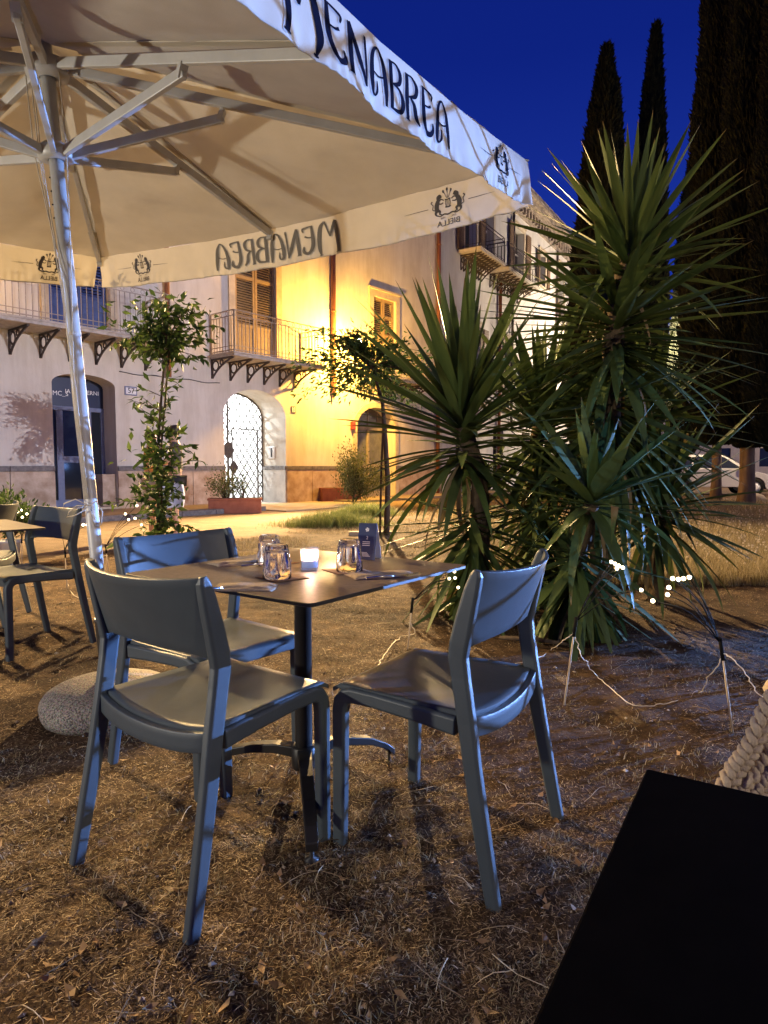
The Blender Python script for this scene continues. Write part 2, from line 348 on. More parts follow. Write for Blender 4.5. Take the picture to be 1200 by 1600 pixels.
# fallen dry leaves
mb = MB()
for i in range(520):
    Y = .95 * (7.5 / .95) ** random.random(); X = random.uniform(-.62, .62) * Y
    if path_w(X, Y) > .5: continue
    l = random.uniform(.010, .026); z = float(gheight(X, Y)) + .008; M4 = Matrix.Translation((X, Y, z)) @ Matrix.Rotation(random.random() * 6.28, 4, 'Z') @ Matrix.Rotation(random.gauss(0, .4), 4, 'X'); c_ = random.uniform(.1, .5) * l
    mb.add([M4 @ Vector(q) for q in ((-l, 0, c_), (-.2 * l, .42 * l, 0), (l, 0, c_), (-.2 * l, -.42 * l, 0), (0, 0, -.2 * c_))], [(0, 4, 1), (1, 4, 2), (2, 4, 3), (3, 4, 0)])
M_litter = island_mat('leaf_litter', [(0, (.07, .04, .02)), (1, (.42, .27, .14)), (.5, (.2, .12, .06))], translucent=.1)
tag(mb.build('leaf_litter', M_litter), 'small curled dry leaves strewn over the straw', 'leaf litter', kind='stuff')
# small stones, clods and bits of litter
mb = MB()
for i in range(700):
    Y = .9 * (8 / .9) ** random.random(); X = random.uniform(-.62, .62) * Y; r = random.uniform(.003, .011) * (1 + .1 * Y); z = float(gheight(X, Y))
    M4 = Matrix.Translation((X, Y, z + r * .3)) @ Matrix.Rotation(random.random() * 6, 4, 'Z') @ Matrix.Diagonal((r, r * .7, r * .5, 1))
    t = (1 + 5 ** .5) / 2
    vs = [M4 @ (Vector(q).normalized() * random.uniform(.8, 1.15)) for q in [(1, 0, 0), (-1, 0, 0), (0, 1, 0), (0, -1, 0), (0, 0, 1), (0, 0, -1)]]
    mb.add(vs, [(0, 2, 4), (2, 1, 4), (1, 3, 4), (3, 0, 4), (2, 0, 5), (1, 2, 5), (3, 1, 5), (0, 3, 5)])
M_stone = island_mat('pebble', [(0, (.10, .07, .045)), (1, (.5, .44, .36)), (.6, (.22, .16, .11))], translucent=0)
tag(mb.build('pebbles', M_stone), 'tiny stones and clods scattered through the straw', 'pebbles', kind='stuff')
# tall dry field on the right
n = 120000; Y = 5.6 * (19 / 5.6) ** np.random.rand(n); X = np.random.rand(n) * (Y * .66 - 1.2) + 1.2
edge = 6.0 + (fbm(X * .9, Y * .9) - .5) * 1.6 - (X - 2) * .12; k = (Y > edge) & (path_w(X, Y) < .3)
xy = np.stack([X, Y], 1)[k]; n = len(xy)
st = blades('dry_field_grass', xy, .07 + .15 * np.random.rand(n), R(4) + R(28) * np.random.rand(n), .0022 + .0005 * xy[:, 1], R(30) * np.random.rand(n), M_drygrass)
tag(st, 'tall dry grass field beyond the yuccas on the right', 'dry grass', kind='stuff')
mb = MB()
for i in range(1300):
    Y = 6.2 * (14 / 6.2) ** random.random(); X = random.uniform(1.6, Y * .64); z = random.uniform(.12, .27); r = random.uniform(.006, .012)
    mb.tube([(X, Y, z - r), (X, Y, z), (X, Y, z + r)], [.002, r, .002], n=4, cap=False)
tag(mb.build('seed_heads', mat('seed_head', (.60, .52, .38), rough=.9)), 'pale round seed heads over the dry field', 'seed heads', kind='stuff')
# middle band of thin grass between path and garden
n = 60000; Y = 6.5 * (17 / 6.5) ** np.random.rand(n); X = -2.6 + np.random.rand(n) * (3.0 + Y * .12)
k = (path_w(X, Y) < .5) & (fbm(X * 1.7, Y * 1.7) > .42); xy = np.stack([X, Y], 1)[k]; n = len(xy)
st = blades('verge_grass', xy, .03 + .05 * np.random.rand(n), R(8) + R(45) * np.random.rand(n), .003 + .001 * np.random.rand(n), R(35) * np.random.rand(n), M_drygrass)
tag(st, 'thin yellow grass along the edge of the dusty path', 'dry grass', kind='stuff')
def tuft(px, py, w, h, n, label):
    c = gp(px, py); a = np.random.randn(n) * w * .42; b = np.random.randn(n) * w * .22; xy = np.stack([c.x + a, c.y + b], 1)
    hh = h * (.5 + .6 * np.random.rand(n)) * np.exp(-(a / w) ** 2 * .8)
    o = blades('grass_clump', xy, hh, R(4) + R(38) * np.random.rand(n), .004 + .003 * np.random.rand(n), R(50) * np.random.rand(n), M_green)
    return tag(o, label, 'grass clump')
tuft(520, 822, 1.0, .36, 5200, 'wide green grass clump at the end of the dusty path')
tuft(570, 806, .8, .40, 3200, 'green grass clump under the bush beside the terracotta pot')

# ------------------------------------------------------------------ facades
class Facade:
    """street front: origin, direction; local x along the street, y into the building, z up"""
    def __init__(s, name, P, Q, label, cat):
        s.O = Vector((P[0], P[1], 0)); d = (Vector((Q[0], Q[1], 0)) - s.O); s.len = d.length; d.normalize(); s.d = d; s.n = Vector((d.y, -d.x, 0))
        s.root = empty(name, s.O, math.atan2(d.y, d.x)); tag(s.root, label, cat)
    def uv(s, px, py=728, out=0.0):
        r = ray(px, py); P0 = s.O + s.n * out; t = (P0 - Vector((0, 0, H))).dot(s.n) / r.dot(s.n)
        p = Vector((0, 0, H)) + r * t; return (p - s.O).dot(s.d), p.z
    def u(s, px, out=0.0): return s.uv(px, 728, out)[0]
    def z(s, px, py, out=0.0): return s.uv(px, py, out)[1]
    def world(s, u, out, z): return s.O + s.d * u + s.n * out + Vector((0, 0, z))
def arch_pts(u0, u1, zs, rise, n=14):
    c, a = (u0 + u1) / 2, (u1 - u0) / 2
    return [(c - a * math.cos(math.pi * k / n), zs + rise * math.sin(math.pi * k / n)) for k in range(n + 1)]
def wall_mesh(x0, x1, z0, z1, holes):
    """holes: (u0,u1,z0,zs,rise,depth). Front face at y=0, reveals to depth, arched heads filled"""
    mb = MB(); xs = sorted({x0, x1, *[h[0] for h in holes], *[h[1] for h in holes]}); tops = [h[3] + h[4] for h in holes]
    zs = sorted({z0, z1, *[h[2] for h in holes], *tops})
    for i in range(len(xs) - 1):
        for j in range(len(zs) - 1):
            cx, cz = (xs[i] + xs[i + 1]) / 2, (zs[j] + zs[j + 1]) / 2
            if any(h[0] < cx < h[1] and h[2] < cz < h[3] + h[4] for h in holes): continue
            mb.add([(xs[i], 0, zs[j]), (xs[i + 1], 0, zs[j]), (xs[i + 1], 0, zs[j + 1]), (xs[i], 0, zs[j + 1])], [(0, 1, 2, 3)])
    for (u0, u1, b, s_, rise, dep) in holes:
        top = arch_pts(u0, u1, s_, rise) if rise > 0 else [(u0, s_), (u1, s_)]
        if rise > 0:
            for k in range(len(top) - 1):
                (a, za), (c, zc) = top[k], top[k + 1]
                mb.add([(a, 0, za), (c, 0, zc), (c, 0, s_ + rise), (a, 0, s_ + rise)], [(0, 1, 2, 3)])
        ring = [(u0, b)] + top + [(u1, b)]
        for k in range(len(ring) - 1):
            (a, za), (c, zc) = ring[k], ring[k + 1]
            mb.add([(a, 0, za), (c, 0, zc), (c, dep, zc), (a, dep, za)], [(0, 1, 2, 3)], rise > 0 and 0 < k < len(ring) - 2)
        mb.add([(u0, 0, b), (u1, 0, b), (u1, dep, b), (u0, dep, b)], [(0, 1, 2, 3)])
    return mb
def bracket_mb(x, zt, drop, D):
    mb = MB(); w = .05
    mb.box(x - w / 2, x + w / 2, -.035, -.001, zt - drop, zt)
    mb.box(x - w / 2, x + w / 2, -D * .96, -.035, zt - .035, zt)
    c = [(x, -D * .92 + .88 * D * (1 - math.cos(t)), zt - .03 - (drop - .04) * math.sin(t)) for t in [math.pi / 2 * k / 9 for k in range(10)]]
    c = [(x, -.03 - (D * .92) * (.45 * (1 - math.sin(t)) + .55 * (1 - t / 1.5708)), zt - .02 - (drop - .03) * (.45 * (1 - math.cos(t)) + .55 * t / 1.5708)) for t in [math.pi / 2 * k / 9 for k in range(10)]]
    for a, b in zip(c[:-1], c[1:]): mb.bar(a, b, w, .022, up=(1, 0, 0))
    def ring(cy, cz, r, m=12):
        q = [(x, cy + r * math.cos(6.2832 * k / m), cz + r * math.sin(6.2832 * k / m)) for k in range(m + 1)]
        for a, b in zip(q[:-1], q[1:]): mb.bar(a, b, w * .8, .016, up=(1, 0, 0))
    ring(-.035 - drop * .27, zt - .035 - drop * .29, drop * .25); ring(-.035 - drop * .78, zt - .035 - drop * .15, drop * .125)
    return mb
def balcony(fc, u0, u1, zb, D, brackets, mrail, thick=.10, hr=1.0, step=.115, drop=.48, mslab=None, scroll=True, ends=(True, True), panel=None, mid_brackets=True):
    mb = MB(); mb.box(u0, u1, -D, -.002, zb, zb + thick * .6); mb.box(u0 - .03, u1 + .03, -D - .03, -.002, zb + thick * .6 + .001, zb + thick)
    b = mb.build('balcony', mslab or M_slab, fc.root)
    for x in brackets: bracket_mb(x, zb - .002, drop, D * .95).build('bracket', M_iron, b)
    z0, z1 = zb + thick + .05, zb + thick + hr; r = MB(); y = -D + .04
    def run(a, c):
        a, c = Vector(a), Vector(c); l = (c - a).length; k = max(1, int(l / step)); t = .014
        r.bar((*a.xy, z1), (*c.xy, z1), .035, .018); r.bar((*a.xy, z0), (*c.xy, z0), .02); r.bar((*a.xy, z1 - .13), (*c.xy, z1 - .13), .016); r.bar((*a.xy, z0 + .10), (*c.xy, z0 + .10), .014)
        for i in range(k + 1):
            p = a.lerp(c, i / k); big = i in (0, k); r.bar((p.x, p.y, zb + thick), (p.x, p.y, z1 - (0 if big else .13)), .028 if big else t)
        if scroll:
            for i in range(k):
                p = a.lerp(c, (i + .5) / k)
                if i % 2 == 0:
                    q = [(p.x + (c - a).normalized().x * .045 * math.cos(6.28 * j / 8), p.y + (c - a).normalized().y * .045 * math.cos(6.28 * j / 8), z1 - .065 + .045 * math.sin(6.28 * j / 8)) for j in range(9)]
                    for s_, e_ in zip(q[:-1], q[1:]): r.bar(s_, e_, .008)
    run((u0 + .04, y, 0), (u1 - .04, y, 0))
    if ends[0]: run((u0 + .04, y, 0), (u0 + .04, -.02, 0))
    if ends[1]: run((u1 - .04, y, 0), (u1 - .04, -.02, 0))
    r.build('railing', mrail, b); return b
def shutters(fc, u0, u1, z0, z1, y, m, mlv, open_ang=0, name='shutter'):
    """a pair of louvred leaves in the opening"""
    for k in range(2):
        a = u0 + (u1 - u0) / 2 * k + .008; b = a + (u1 - u0) / 2 - .016; f = MB(); t = .07
        f.box(a, a + t, y, y + .045, z0, z1); f.box(b - t, b, y, y + .045, z0, z1)
        hs = [z0, z0 + (z1 - z0) * .24, z0 + (z1 - z0) * .62, z1 - t * 1.2]
        for h in hs: f.box(a + t, b - t, y + .001, y + .044, h, h + t * 1.2)
        f.box(a + t, b - t, y + .012, y + .03, z0 + t * 1.2, hs[1])
        o = f.build(name, m, fc.root); l = MB()
        for lo, hi in ((hs[1] + t * 1.2, hs[2]), (hs[2] + t * 1.2, hs[3])):
            n = max(2, int((hi - lo) / .062))
            for i in range(n):
                z = lo + (i + .5) * (hi - lo) / n; l.add([(a + t, y + .004, z - .022), (b - t, y + .004, z - .022), (b - t, y + .041, z + .022), (a + t, y + .041, z + .022), (a + t, y + .004, z - .014), (b - t, y + .004, z - .014), (b - t, y + .041, z + .03), (a + t, y + .041, z + .03)], [(0, 1, 2, 3), (4, 7, 6, 5), (0, 4, 5, 1), (3, 2, 6, 7)])
        l.build('louvres', mlv, o)
def surround(fc, u0, u1, z0, z1, w=.16, t=.05, m=None, sill=True, name='window_surround', keystone=False):
    s_ = MB(); s_.box(u0 - w, u0 - .002, -t, .02, z0, z1 + w); s_.box(u1 + .002, u1 + w, -t, .02, z0, z1 + w); s_.box(u0 - .002, u1 + .002, -t, .02, z1 + .002, z1 + w)
    s_.box(u0 - w - .05, u1 + w + .05, -t - .05, -.001, z1 + w + .001, z1 + w + .07)
    if sill: s_.box(u0 - w - .04, u1 + w + .04, -t - .06, -.001, z0 - .08, z0 - .001)
    return s_.build(name, m or M_trim, fc.root)
def pipe(fc, u, z0, z1, r=.055, y=-.09, label=None, pointed=False, m=None):
    p = MB()
    if pointed: p.tube([(u, y, z0), (u, y, z0 + .3), (u, y, z1)], [.012, r, r], n=10)
    else: p.tube([(u, y, z0), (u, y, z1)], r, n=10)
    z = z0 + .5
    while z < z1: p.tube([(u, y, z), (u, y, z + .04)], r * 1.2, n=10); p.box(u - .015, u + .015, y, -.001, z, z + .035); z += 2.1
    o = p.build('drainpipe', m or M_copper, fc.root)
    if label: o['label'] = label
    return o

def k1(px): s_ = .0538 * (1470 - px); return ((px - 600) / s_, F / s_)
A = Facade('townhouse', k1(0), k1(690), 'yellow plaster townhouse with arched doorways and iron balconies behind the dusty path', 'building')
uE = A.len; u = A.u; z = A.z
TOPZ = 13.6; UL = -9.0
zband = H
sw = .10                                                     # pavement height
d1 = (u(85), u(183), sw + .06, z(183, 606), .22, .62)        # blue shop door
ar = (u(351), u(447), .02, 2.42, z(400, 609) - 2.42, 1.06)   # carriage arch
a3 = (u(557), u(617), .02, 2.30, z(587, 637) - 2.30, .42)    # arched door on the right
zsl = z(333.6, 562) + .06                                    # balcony slab underside
zfl = zsl + .11
bd = (u(84), u(178), zfl, zfl + 3.1, 0, .3)                  # blue balcony door
w1 = (u(370), u(433), zfl, zfl + 3.3, 0, .28)                # shuttered balcony door
w2 = (u(583), u(617), z(600, 545), z(583, 462), 0, .25)      # shuttered window
far_w = (u(-150), u(-95), zfl, zfl + 3.1, 0, .3)
holes = [d1, ar, a3, bd, w1, w2, far_w]
wall = wall_mesh(UL, uE, 0, TOPZ, holes)
wall.add([(UL, 0, 0), (UL, 9, 0), (UL, 9, TOPZ), (UL, 0, TOPZ)], [(0, 1, 2, 3)]); wall.add([(UL, 0, TOPZ), (uE, 0, TOPZ), (uE, 9, TOPZ), (UL, 9, TOPZ)], [(0, 1, 2, 3)])
wall.build('wall', M_plaster, A.root)
cn = MB()
for k, (o_, h_) in enumerate([(.08, 0), (.18, .16), (.34, .34)]): cn.box(UL, uE, -o_, .02, TOPZ - .5 + h_, TOPZ - .5 + h_ + .158)
cn.build('cornice', M_trim, A.root)
# stone dado, one slab at a time, and the dark band over it
def dado(fc, spans, z0, step=.86, m=M_travertine):
    for a, b in spans:
        n = max(1, round((b - a) / step))
        for i in range(n):
            p = MB(); x0 = a + (b - a) * i / n + .006; x1 = a + (b - a) * (i + 1) / n - .006
            o = p.box(x0, x1, -.035 - random.uniform(0, .004), -.001, z0, zband - .115).build('stone_panel', m, fc.root, bevel=.003)
            q = MB().box(x0, x1, -.05, -.001, zband - .11, zband - .002).build('band_stone', M_band, fc.root, bevel=.003)
dado(A, [(UL + 3, d1[0]), (d1[1], ar[0]), (ar[1], a3[0]), (a3[1], uE)], .0)
# pavement and kerb along the left part
pv = MB(); pv.box(UL, u(336), -1.80, -.001, -.02, sw); pvo = pv.build('pavement', mat('pavement_stone', (.34, .27, .19), (.24, .19, .13), sc=4, rough=.9, bump=.3), None); pvo.matrix_world = A.root.matrix_basis.copy()
pvo.location = A.O; pvo.rotation_euler = A.root.rotation_euler; tag(pvo, kind='structure')
x = UL; kr = empty('kerb', A.O, A.root.rotation_euler.z); tag(kr, kind='structure')
while x < u(336):
    l = random.uniform(.8, 1.05); MB().box(x + .004, min(x + l, u(336)) - .004, -1.99, -1.803, -.05, sw + .012).build('kerb_stone', M_band, kr, bevel=.012); x += l
pv = MB(); pv.box(u(500), uE + 8, -1.5, -.001, -.02, .07); o = pv.build('pavement', MATS['pavement_stone']); o.location = A.O; o.rotation_euler = A.root.rotation_euler; tag(o, kind='structure')
pv = MB(); pv.box(u(340), u(498), -2.6, -.02, -.02, .025); o = pv.build('doorway_apron', mat('worn_concrete', (.42, .36, .27), (.30, .25, .18), sc=2.4, rough=.9, bump=.3)); o.location = A.O; o.rotation_euler = A.root.rotation_euler; tag(o, kind='structure')

# --- blue shop door
def blue_door():
    a, b, z0, zs, rise, dep = d1; y = dep - .02; zt = z(120, 637, -.6) 
    fr = MB(); t = .075; zt = z0 + 2.12
    for x in (a, a + .30, b - .30 - t, b - t): fr.box(x, x + t, y - .07, y, z0, zt)
    fr.box(a, b, y - .08, y + .001, zt, zt + .09); fr.box(a + t, b - t, y - .065, y - .002, z0, z0 + .16)
    fr.box(a + .30 + t, b - .30 - t, y - .062, y - .003, z0 + .98, z0 + 1.12)
    fr.box(a + .30 + t, a + .30 + t * 2, y - .06, y - .004, z0 + .16, zt); fr.box(b - .30 - t * 2, b - .30 - t, y - .06, y - .004, z0 + .16, zt)
    dr = fr.build('door', M_blue_paint, A.root, bevel=.004)
    MB().box(a + t, b - t, y - .03, y - .02, z0 + .16, zt).build('pane', M_glassdark, dr)
    MB().box(b - .30 - t - .13, b - .30 - t - .10, y - .13, y - .1, z0 + .9, z0 + 1.15).build('handle', M_alu, dr)
    tp = arch_pts(a, b, zs, rise)
    p = MB(); p.prism([(a, y - .05, zt + .09)] + [(q[0], y - .05, q[1]) for q in tp] + [(b, y - .05, zt + .09)], (0, .03, 0))
    tr = p.build('transom_panel', M_navy, A.root)
    for txt, cx, sz, zz in (('MC_S', a + .42, .14, zt + .36), ('IA & INTERNI', b - .48, .13, zt + .42), ('design', b - .52, .07, zt + .25)):
        if txt == 'design': continue
        vs, fs = text_mesh(txt, sz)
        MB().add([(cx + q[0], y - .053, zz + q[1]) for q in vs], fs).build('lettering', M_white, tr)
    MB().box(a - .02, b + .06, -.12, dep - .03, z0 - .05, z0 - .001).build('threshold', M_trim, A.root)
    MB().box(b - .32, b - .02, .06, .5, z0 + .001, z0 + .72).build('stone_plinth', M_travertine, A.root, bevel=.01)
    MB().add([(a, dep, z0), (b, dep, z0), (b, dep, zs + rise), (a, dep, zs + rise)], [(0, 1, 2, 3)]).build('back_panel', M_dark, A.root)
blue_door()
# --- arched right door
def arched_door():
    a, b, z0, zs, rise, dep = a3; y = dep; m = mat('weathered_door', (.34, .30, .24), (.22, .19, .15), sc=7, rough=.7); t = .1
    f = MB(); mid = (a + b) / 2
    for x in (a, mid - t / 2, b - t): f.box(x, x + t, y - .08, y, z0, zs)
    f.box(a, b, y - .09, y + .001, zs - .05, zs + .08); f.box(a, b, y - .08, y - .001, z0, z0 + .2); f.box(a, b, y - .075, y - .002, 1.0, 1.12)
    for k in range(1, 4):
        xx = a + (b - a) * k / 4; f.box(xx - .02, xx + .02, y - .06, y - .01, zs + .08, zs + rise * math.sin(math.acos(abs(1 - k / 2))) - .01)
    o = f.build('door', m, A.root, bevel=.004)
    MB().prism([(a, y - .03, z0)] + [(q[0], y - .03, q[1]) for q in arch_pts(a, b, zs, rise)] + [(b, y - .03, z0)], (0, .02, 0)).build('pane', mat('dusty_glass', (.16, .17, .17), (.10, .1, .1), sc=5, rough=.35), o)
    s_ = MB(); tp = arch_pts(a - .16, b + .16, zs, rise + .16); ti = arch_pts(a, b, zs, rise)
    ring_o = [(a - .16, z0)] + tp + [(b + .16, z0)]; ring_i = [(a, z0)] + ti + [(b, z0)]
    for k in range(len(ring_o) - 1):
        s_.prism([(ring_o[k][0], -.04, ring_o[k][1]), (ring_o[k + 1][0], -.04, ring_o[k + 1][1]), (ring_i[k + 1][0], -.04, ring_i[k + 1][1]), (ring_i[k][0], -.04, ring_i[k][1])], (0, .038, 0))
    s_.build('door_surround', M_trim, A.root)
arched_door()
# --- carriage arch, gate and lit passage
def passage():
    a, b, z0, zs, rise, dep = ar; y = dep + .001
    r = MB(); y1 = dep + 5.0; top = zs + rise
    r.add([(a - .3, dep, 0.02), (b + .3, dep, 0.02), (b + .3, y1, 0.02), (a - .3, y1, 0.02), (a - .3, dep, top + .2), (b + .3, dep, top + .2), (b + .3, y1, top + .2), (a - .3, y1, top + .2)],
          [(0, 1, 2, 3), (4, 7, 6, 5), (0, 3, 7, 4), (1, 5, 6, 2), (3, 2, 6, 7)])
    r.build('passage', mat('white_passage', (.82, .82, .80), rough=.7), A.root)
    # cheeks closing the passage onto the reveal
    c = MB(); tp = arch_pts(a, b, zs, rise)
    for k in range(len(tp) - 1):
        (p, zp), (q, zq) = tp[k], tp[k + 1]; c.add([(p, y, zp), (q, y, zq), (q, y, top + .2), (p, y, top + .2)], [(0, 1, 2, 3)])
    c.add([(a - .3, y, 0), (a, y, 0), (a, y, top + .2), (a - .3, y, top + .2)], [(0, 1, 2, 3)]); c.add([(b, y, 0), (b + .3, y, 0), (b + .3, y, top + .2), (b, y, top + .2)], [(0, 1, 2, 3)])
    c.build('passage_front', M_plaster_white, A.root)
    # letterboxes on the back wall
    for i in range(2):
        for j in range(3):
            MB().box(a + .15 + i * .62, a + .72 + i * .62, y1 - .12, y1 - .002, 1.25 + j * .3, 1.5 + j * .3).build('letterbox', mat('grey_enamel', (.45, .47, .48), rough=.4), A.root, bevel=.01)
    # gate
    g = MB(); yy = dep - .05; ring = [(a + .02, z0)] + [(min(max(p, a + .02), b - .02), q - .02) for p, q in tp] + [(b - .02, z0)]
    for p, q in zip(ring[:-1], ring[1:]): g.bar((p[0], yy, p[1]), (q[0], yy, q[1]), .04, .04, up=(0, 1, 0))
    gt = g.build('gate', M_iron, A.root)
    def inside(px_, pz): 
        if not (a < px_ < b) or pz < z0: return False
        if pz <= zs: return True
        c_, h_ = (a + b) / 2, (b - a) / 2; return ((px_ - c_) / h_) ** 2 + ((pz - zs) / rise) ** 2 < 1
    l = MB(); stepd = .235
    for sgn in (1, -1):
        k = -40
        while k < 60:
            pts = []; off = k * stepd
            for i in range(400):
                zz = z0 + i * .01; xx = (a + off) + sgn * (zz - z0) * .72
                if inside(xx, zz): pts.append((xx, zz))
            if len(pts) > 4: l.bar((pts[0][0], yy + .012 * sgn, pts[0][1]), (pts[-1][0], yy + .012 * sgn, pts[-1][1]), .026, .02, up=(0, 1, 0))
            k += 1
    l.build('lattice', M_iron, gt)
    m_ = MB(); xm = a + (b - a) * .40; xr = a + (b - a) * .47
    m_.bar((xm, yy - .03, z0), (xm, yy - .03, top - .06), .045); m_.bar((xr, yy - .03, z0), (xr, yy - .03, 2.1), .035); m_.bar((b - .22, yy - .03, z0), (b - .22, yy - .03, 2.1), .035); m_.bar((xr, yy - .03, 2.1), (b - .22, yy - .03, 2.1), .035)
    m_.build('wicket_frame', M_iron, gt)
    for cx, cz, rr in ((xm, 1.50, .20), (xr + .03, 1.02, .15)):
        MB().prism([(cx - rr, yy - .06, cz), (cx - rr * .45, yy - .06, cz + rr), (cx, yy - .06, cz + rr * 1.25), (cx + rr * .45, yy - .06, cz + rr), (cx + rr, yy - .06, cz), (cx + rr * .4, yy - .06, cz - rr), (cx, yy - .06, cz - rr * 1.2), (cx - rr * .4, yy - .06, cz - rr)], (0, .02, 0)).build('lock_plate', M_iron, gt)
    # intercom on the right jamb
    it = MB(); it.box(b - .03, b - .002, .45, .72, 1.28, 1.62); io = it.build('intercom', M_white, A.root, bevel=.008)
    MB().box(b - .034, b - .0305, .56, .62, 1.32, 1.58).build('button_strip', M_dark, io)
    for q in (a, b):
        MB().box(q - (.0 if q == a else .03), q + (.03 if q == a else 0), .002, dep - .09, .02, zband - .115).build('stone_panel', mat('white_marble', (.66, .64, .6), (.5, .48, .45), sc=4, rough=.5), A.root)
        MB().box(q - (.0 if q == a else .04), q + (.04 if q == a else 0), .002, dep - .09, zband - .11, zband - .002).build('band_stone', M_band, A.root)
    lt = MB().box((a + b) / 2 - .3, (a + b) / 2 + .3, dep + 2.0, dep + 2.6, top + .1, top + .19).build('assumed_ceiling_lamp', mat('lamp_white', (1, 1, 1), emit=(.95, .98, 1.0), es=12), A.root)  # lamp itself out of view, assumed from the bright passage
    lamp('assumed_ceiling_light', ((a + b) / 2, dep + 2.3, top - .05), P_ARCH, (.95, .98, 1.0), A.root, .2)
passage()
# --- upper doors and windows
def blue_balcony_door():
    a, b, z0, z1, _, dep = bd; m = mat('blue_shutter', (.06, .10, .28), (.04, .07, .2), sc=9, rough=.5)
    shutters(A, a + .02, b - .02, z0, z1, .12, m, m)
    surround(A, a, b, z0, z1, m=M_trim, sill=False)
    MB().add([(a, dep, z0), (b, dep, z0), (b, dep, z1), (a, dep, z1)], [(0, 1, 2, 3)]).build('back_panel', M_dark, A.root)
blue_balcony_door()
shutters(A, w1[0] + .02, w1[1] - .02, w1[2], w1[3], .02, M_shutter_pale, M_shutter_pale); surround(A, w1[0], w1[1], w1[2], w1[3], w=.2, sill=False)
shutters(A, w2[0] + .02, w2[1] - .02, w2[2], w2[3], .05, M_shutter_pale, M_shutter_pale); surround(A, w2[0], w2[1], w2[2], w2[3], w=.2)
shutters(A, far_w[0] + .02, far_w[1] - .02, far_w[2], far_w[3], .05, M_shutter, M_shutter)
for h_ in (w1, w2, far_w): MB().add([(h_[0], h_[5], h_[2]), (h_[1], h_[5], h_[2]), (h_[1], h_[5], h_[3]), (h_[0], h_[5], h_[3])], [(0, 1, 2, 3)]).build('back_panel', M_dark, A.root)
ub = [u(p) for p in (22.3, 69.8, 113, 154.5, 193.5, 230.3)]; st_ = (ub[-1] - ub[0]) / 5
balcony(A, ub[0] - 6 * st_ - .1, ub[-1] + .12, zsl - .06, .98, [ub[-1] - k * st_ for k in range(12)], M_iron_pale)
ub = [u(p) for p in (333.6, 362, 389.4, 415, 439.4, 461)]; st_ = (ub[-1] - ub[0]) / 5
balcony(A, ub[0] - .05, ub[-1] + .30, zsl - .06, .98, [ub[0] + k * st_ for k in range(6)], M_iron_pale)
balcony(A, u(572), u(640), zsl - .06, .9, [u(577) + k * st_ for k in range(5)], M_iron_pale)
pipe(A, u(519), z(519, 625), TOPZ - .6, .075, pointed=True)
pipe(A, u(264), z(264, 590), TOPZ - .6, .06)
pipe(A, u(681), 0.05, TOPZ - .6, .07)
for zz_, ua_, ub_ in ((5.35, -6, 3.2), (3.18, u(190), u(345)), (3.95, u(500), u(560))):
    cpts = [(ua_ + (ub_ - ua_) * i / 24, -.015, zz_ - .035 * math.sin(i / 24 * math.pi * 3) ** 2) for i in range(25)]; MB().tube(cpts, .011, n=5).build('cable', M_iron, A.root)
# number plates, alarm box
def plate(txt, px, py, w, h_, brd):
    c, zc = A.uv(px, py); o = MB().box(c - w / 2, c + w / 2, -.02, -.001, zc - h_ / 2, zc + h_ / 2).build('number_plate', brd, A.root, bevel=.004)
    MB().box(c - w / 2 + .025, c + w / 2 - .025, -.024, -.0201, zc - h_ / 2 + .025, zc + h_ / 2 - .025).build('plate_face', M_white, o)
    vs, fs = text_mesh(txt, h_ * .85); MB().add([(c + q[0], -.0262, zc + q[1]) for q in vs], fs).build('numeral', M_print, o)
plate('57', 204, 611, .30, .20, M_blue_paint); plate('3', 458, 640, .16, .19, M_band)
c, zc = A.uv(550, 665); o = MB().box(c - .08, c + .08, -.09, -.001, zc - .12, zc + .12).build('alarm_box', mat('red_enamel', (.45, .05, .03), rough=.4), A.root, bevel=.01)

# --- second facade
B = Facade('palazzo', (A.world(A.len, 0, 0).x + .004, A.world(A.len, 0, 0).y), ((1075 - 600) / (.0777 * 155), F / (.0777 * 155)), 'tall pale palazzo with long second floor balconies beyond the yellow townhouse', 'building')
ubv, zbv = B.u, B.z; LB = B.len; TB = zbv(814, 300)
zA = zbv(765, 400, .9)
slabA = B.uv(742, 384, .95)[1]; slabB = B.uv(807, 427, .95)[1]; slabz = (slabA + slabB) / 2
hB = []
def wB(p0, p1, zb, zt, y=.3): hB.append((ubv(p0), ubv(p1), zb, zt, 0, y)); return hB[-1]
zf = slabz + .12
wins = [wB(722, 740, zf, zf + 2.7), wB(752, 766, zf, zf + 2.7), wB(799, 813, zf, zf + 2.7), wB(838, 846, zf + .9, zf + 2.5), wB(868, 875, zf, zf + 2.7), wB(893, 899, zf, zf + 2.7), wB(915, 920, zf, zf + 2.6)]
low = [wB(834, 842, 4.2, 6.6), wB(733, 748, 4.2, 6.7), wB(888, 894, 4.2, 6.6), wB(785, 797, 4.2, 6.7), wB(930, 935, 4.2, 6.6)]
for p0, p1 in ((712, 730), (770, 786), (815, 827), (850, 860), (905, 912), (950, 956)): wB(p0, p1, .02, 2.7, .35)
for k in range(12):
    a = ubv(960) + 2.2 + k * 3.6
    if a < LB - 2: hB.append((a, a + 1.2, 4.2, 6.5, 0, .3)); hB.append((a, a + 1.2, zf + .2, zf + 2.6, 0, .3))
wb_ = wall_mesh(0, LB, 0, TB, hB); wb_.add([(0, 0, TB), (LB, 0, TB), (LB, 9, TB), (0, 9, TB)], [(0, 1, 2, 3)]); wb_.add([(0, 0, 0), (0, 8, 0), (0, 8, TB), (0, 0, TB)], [(0, 1, 2, 3)]); wb_.build('wall', M_plaster_white, B.root)
cc = MB()
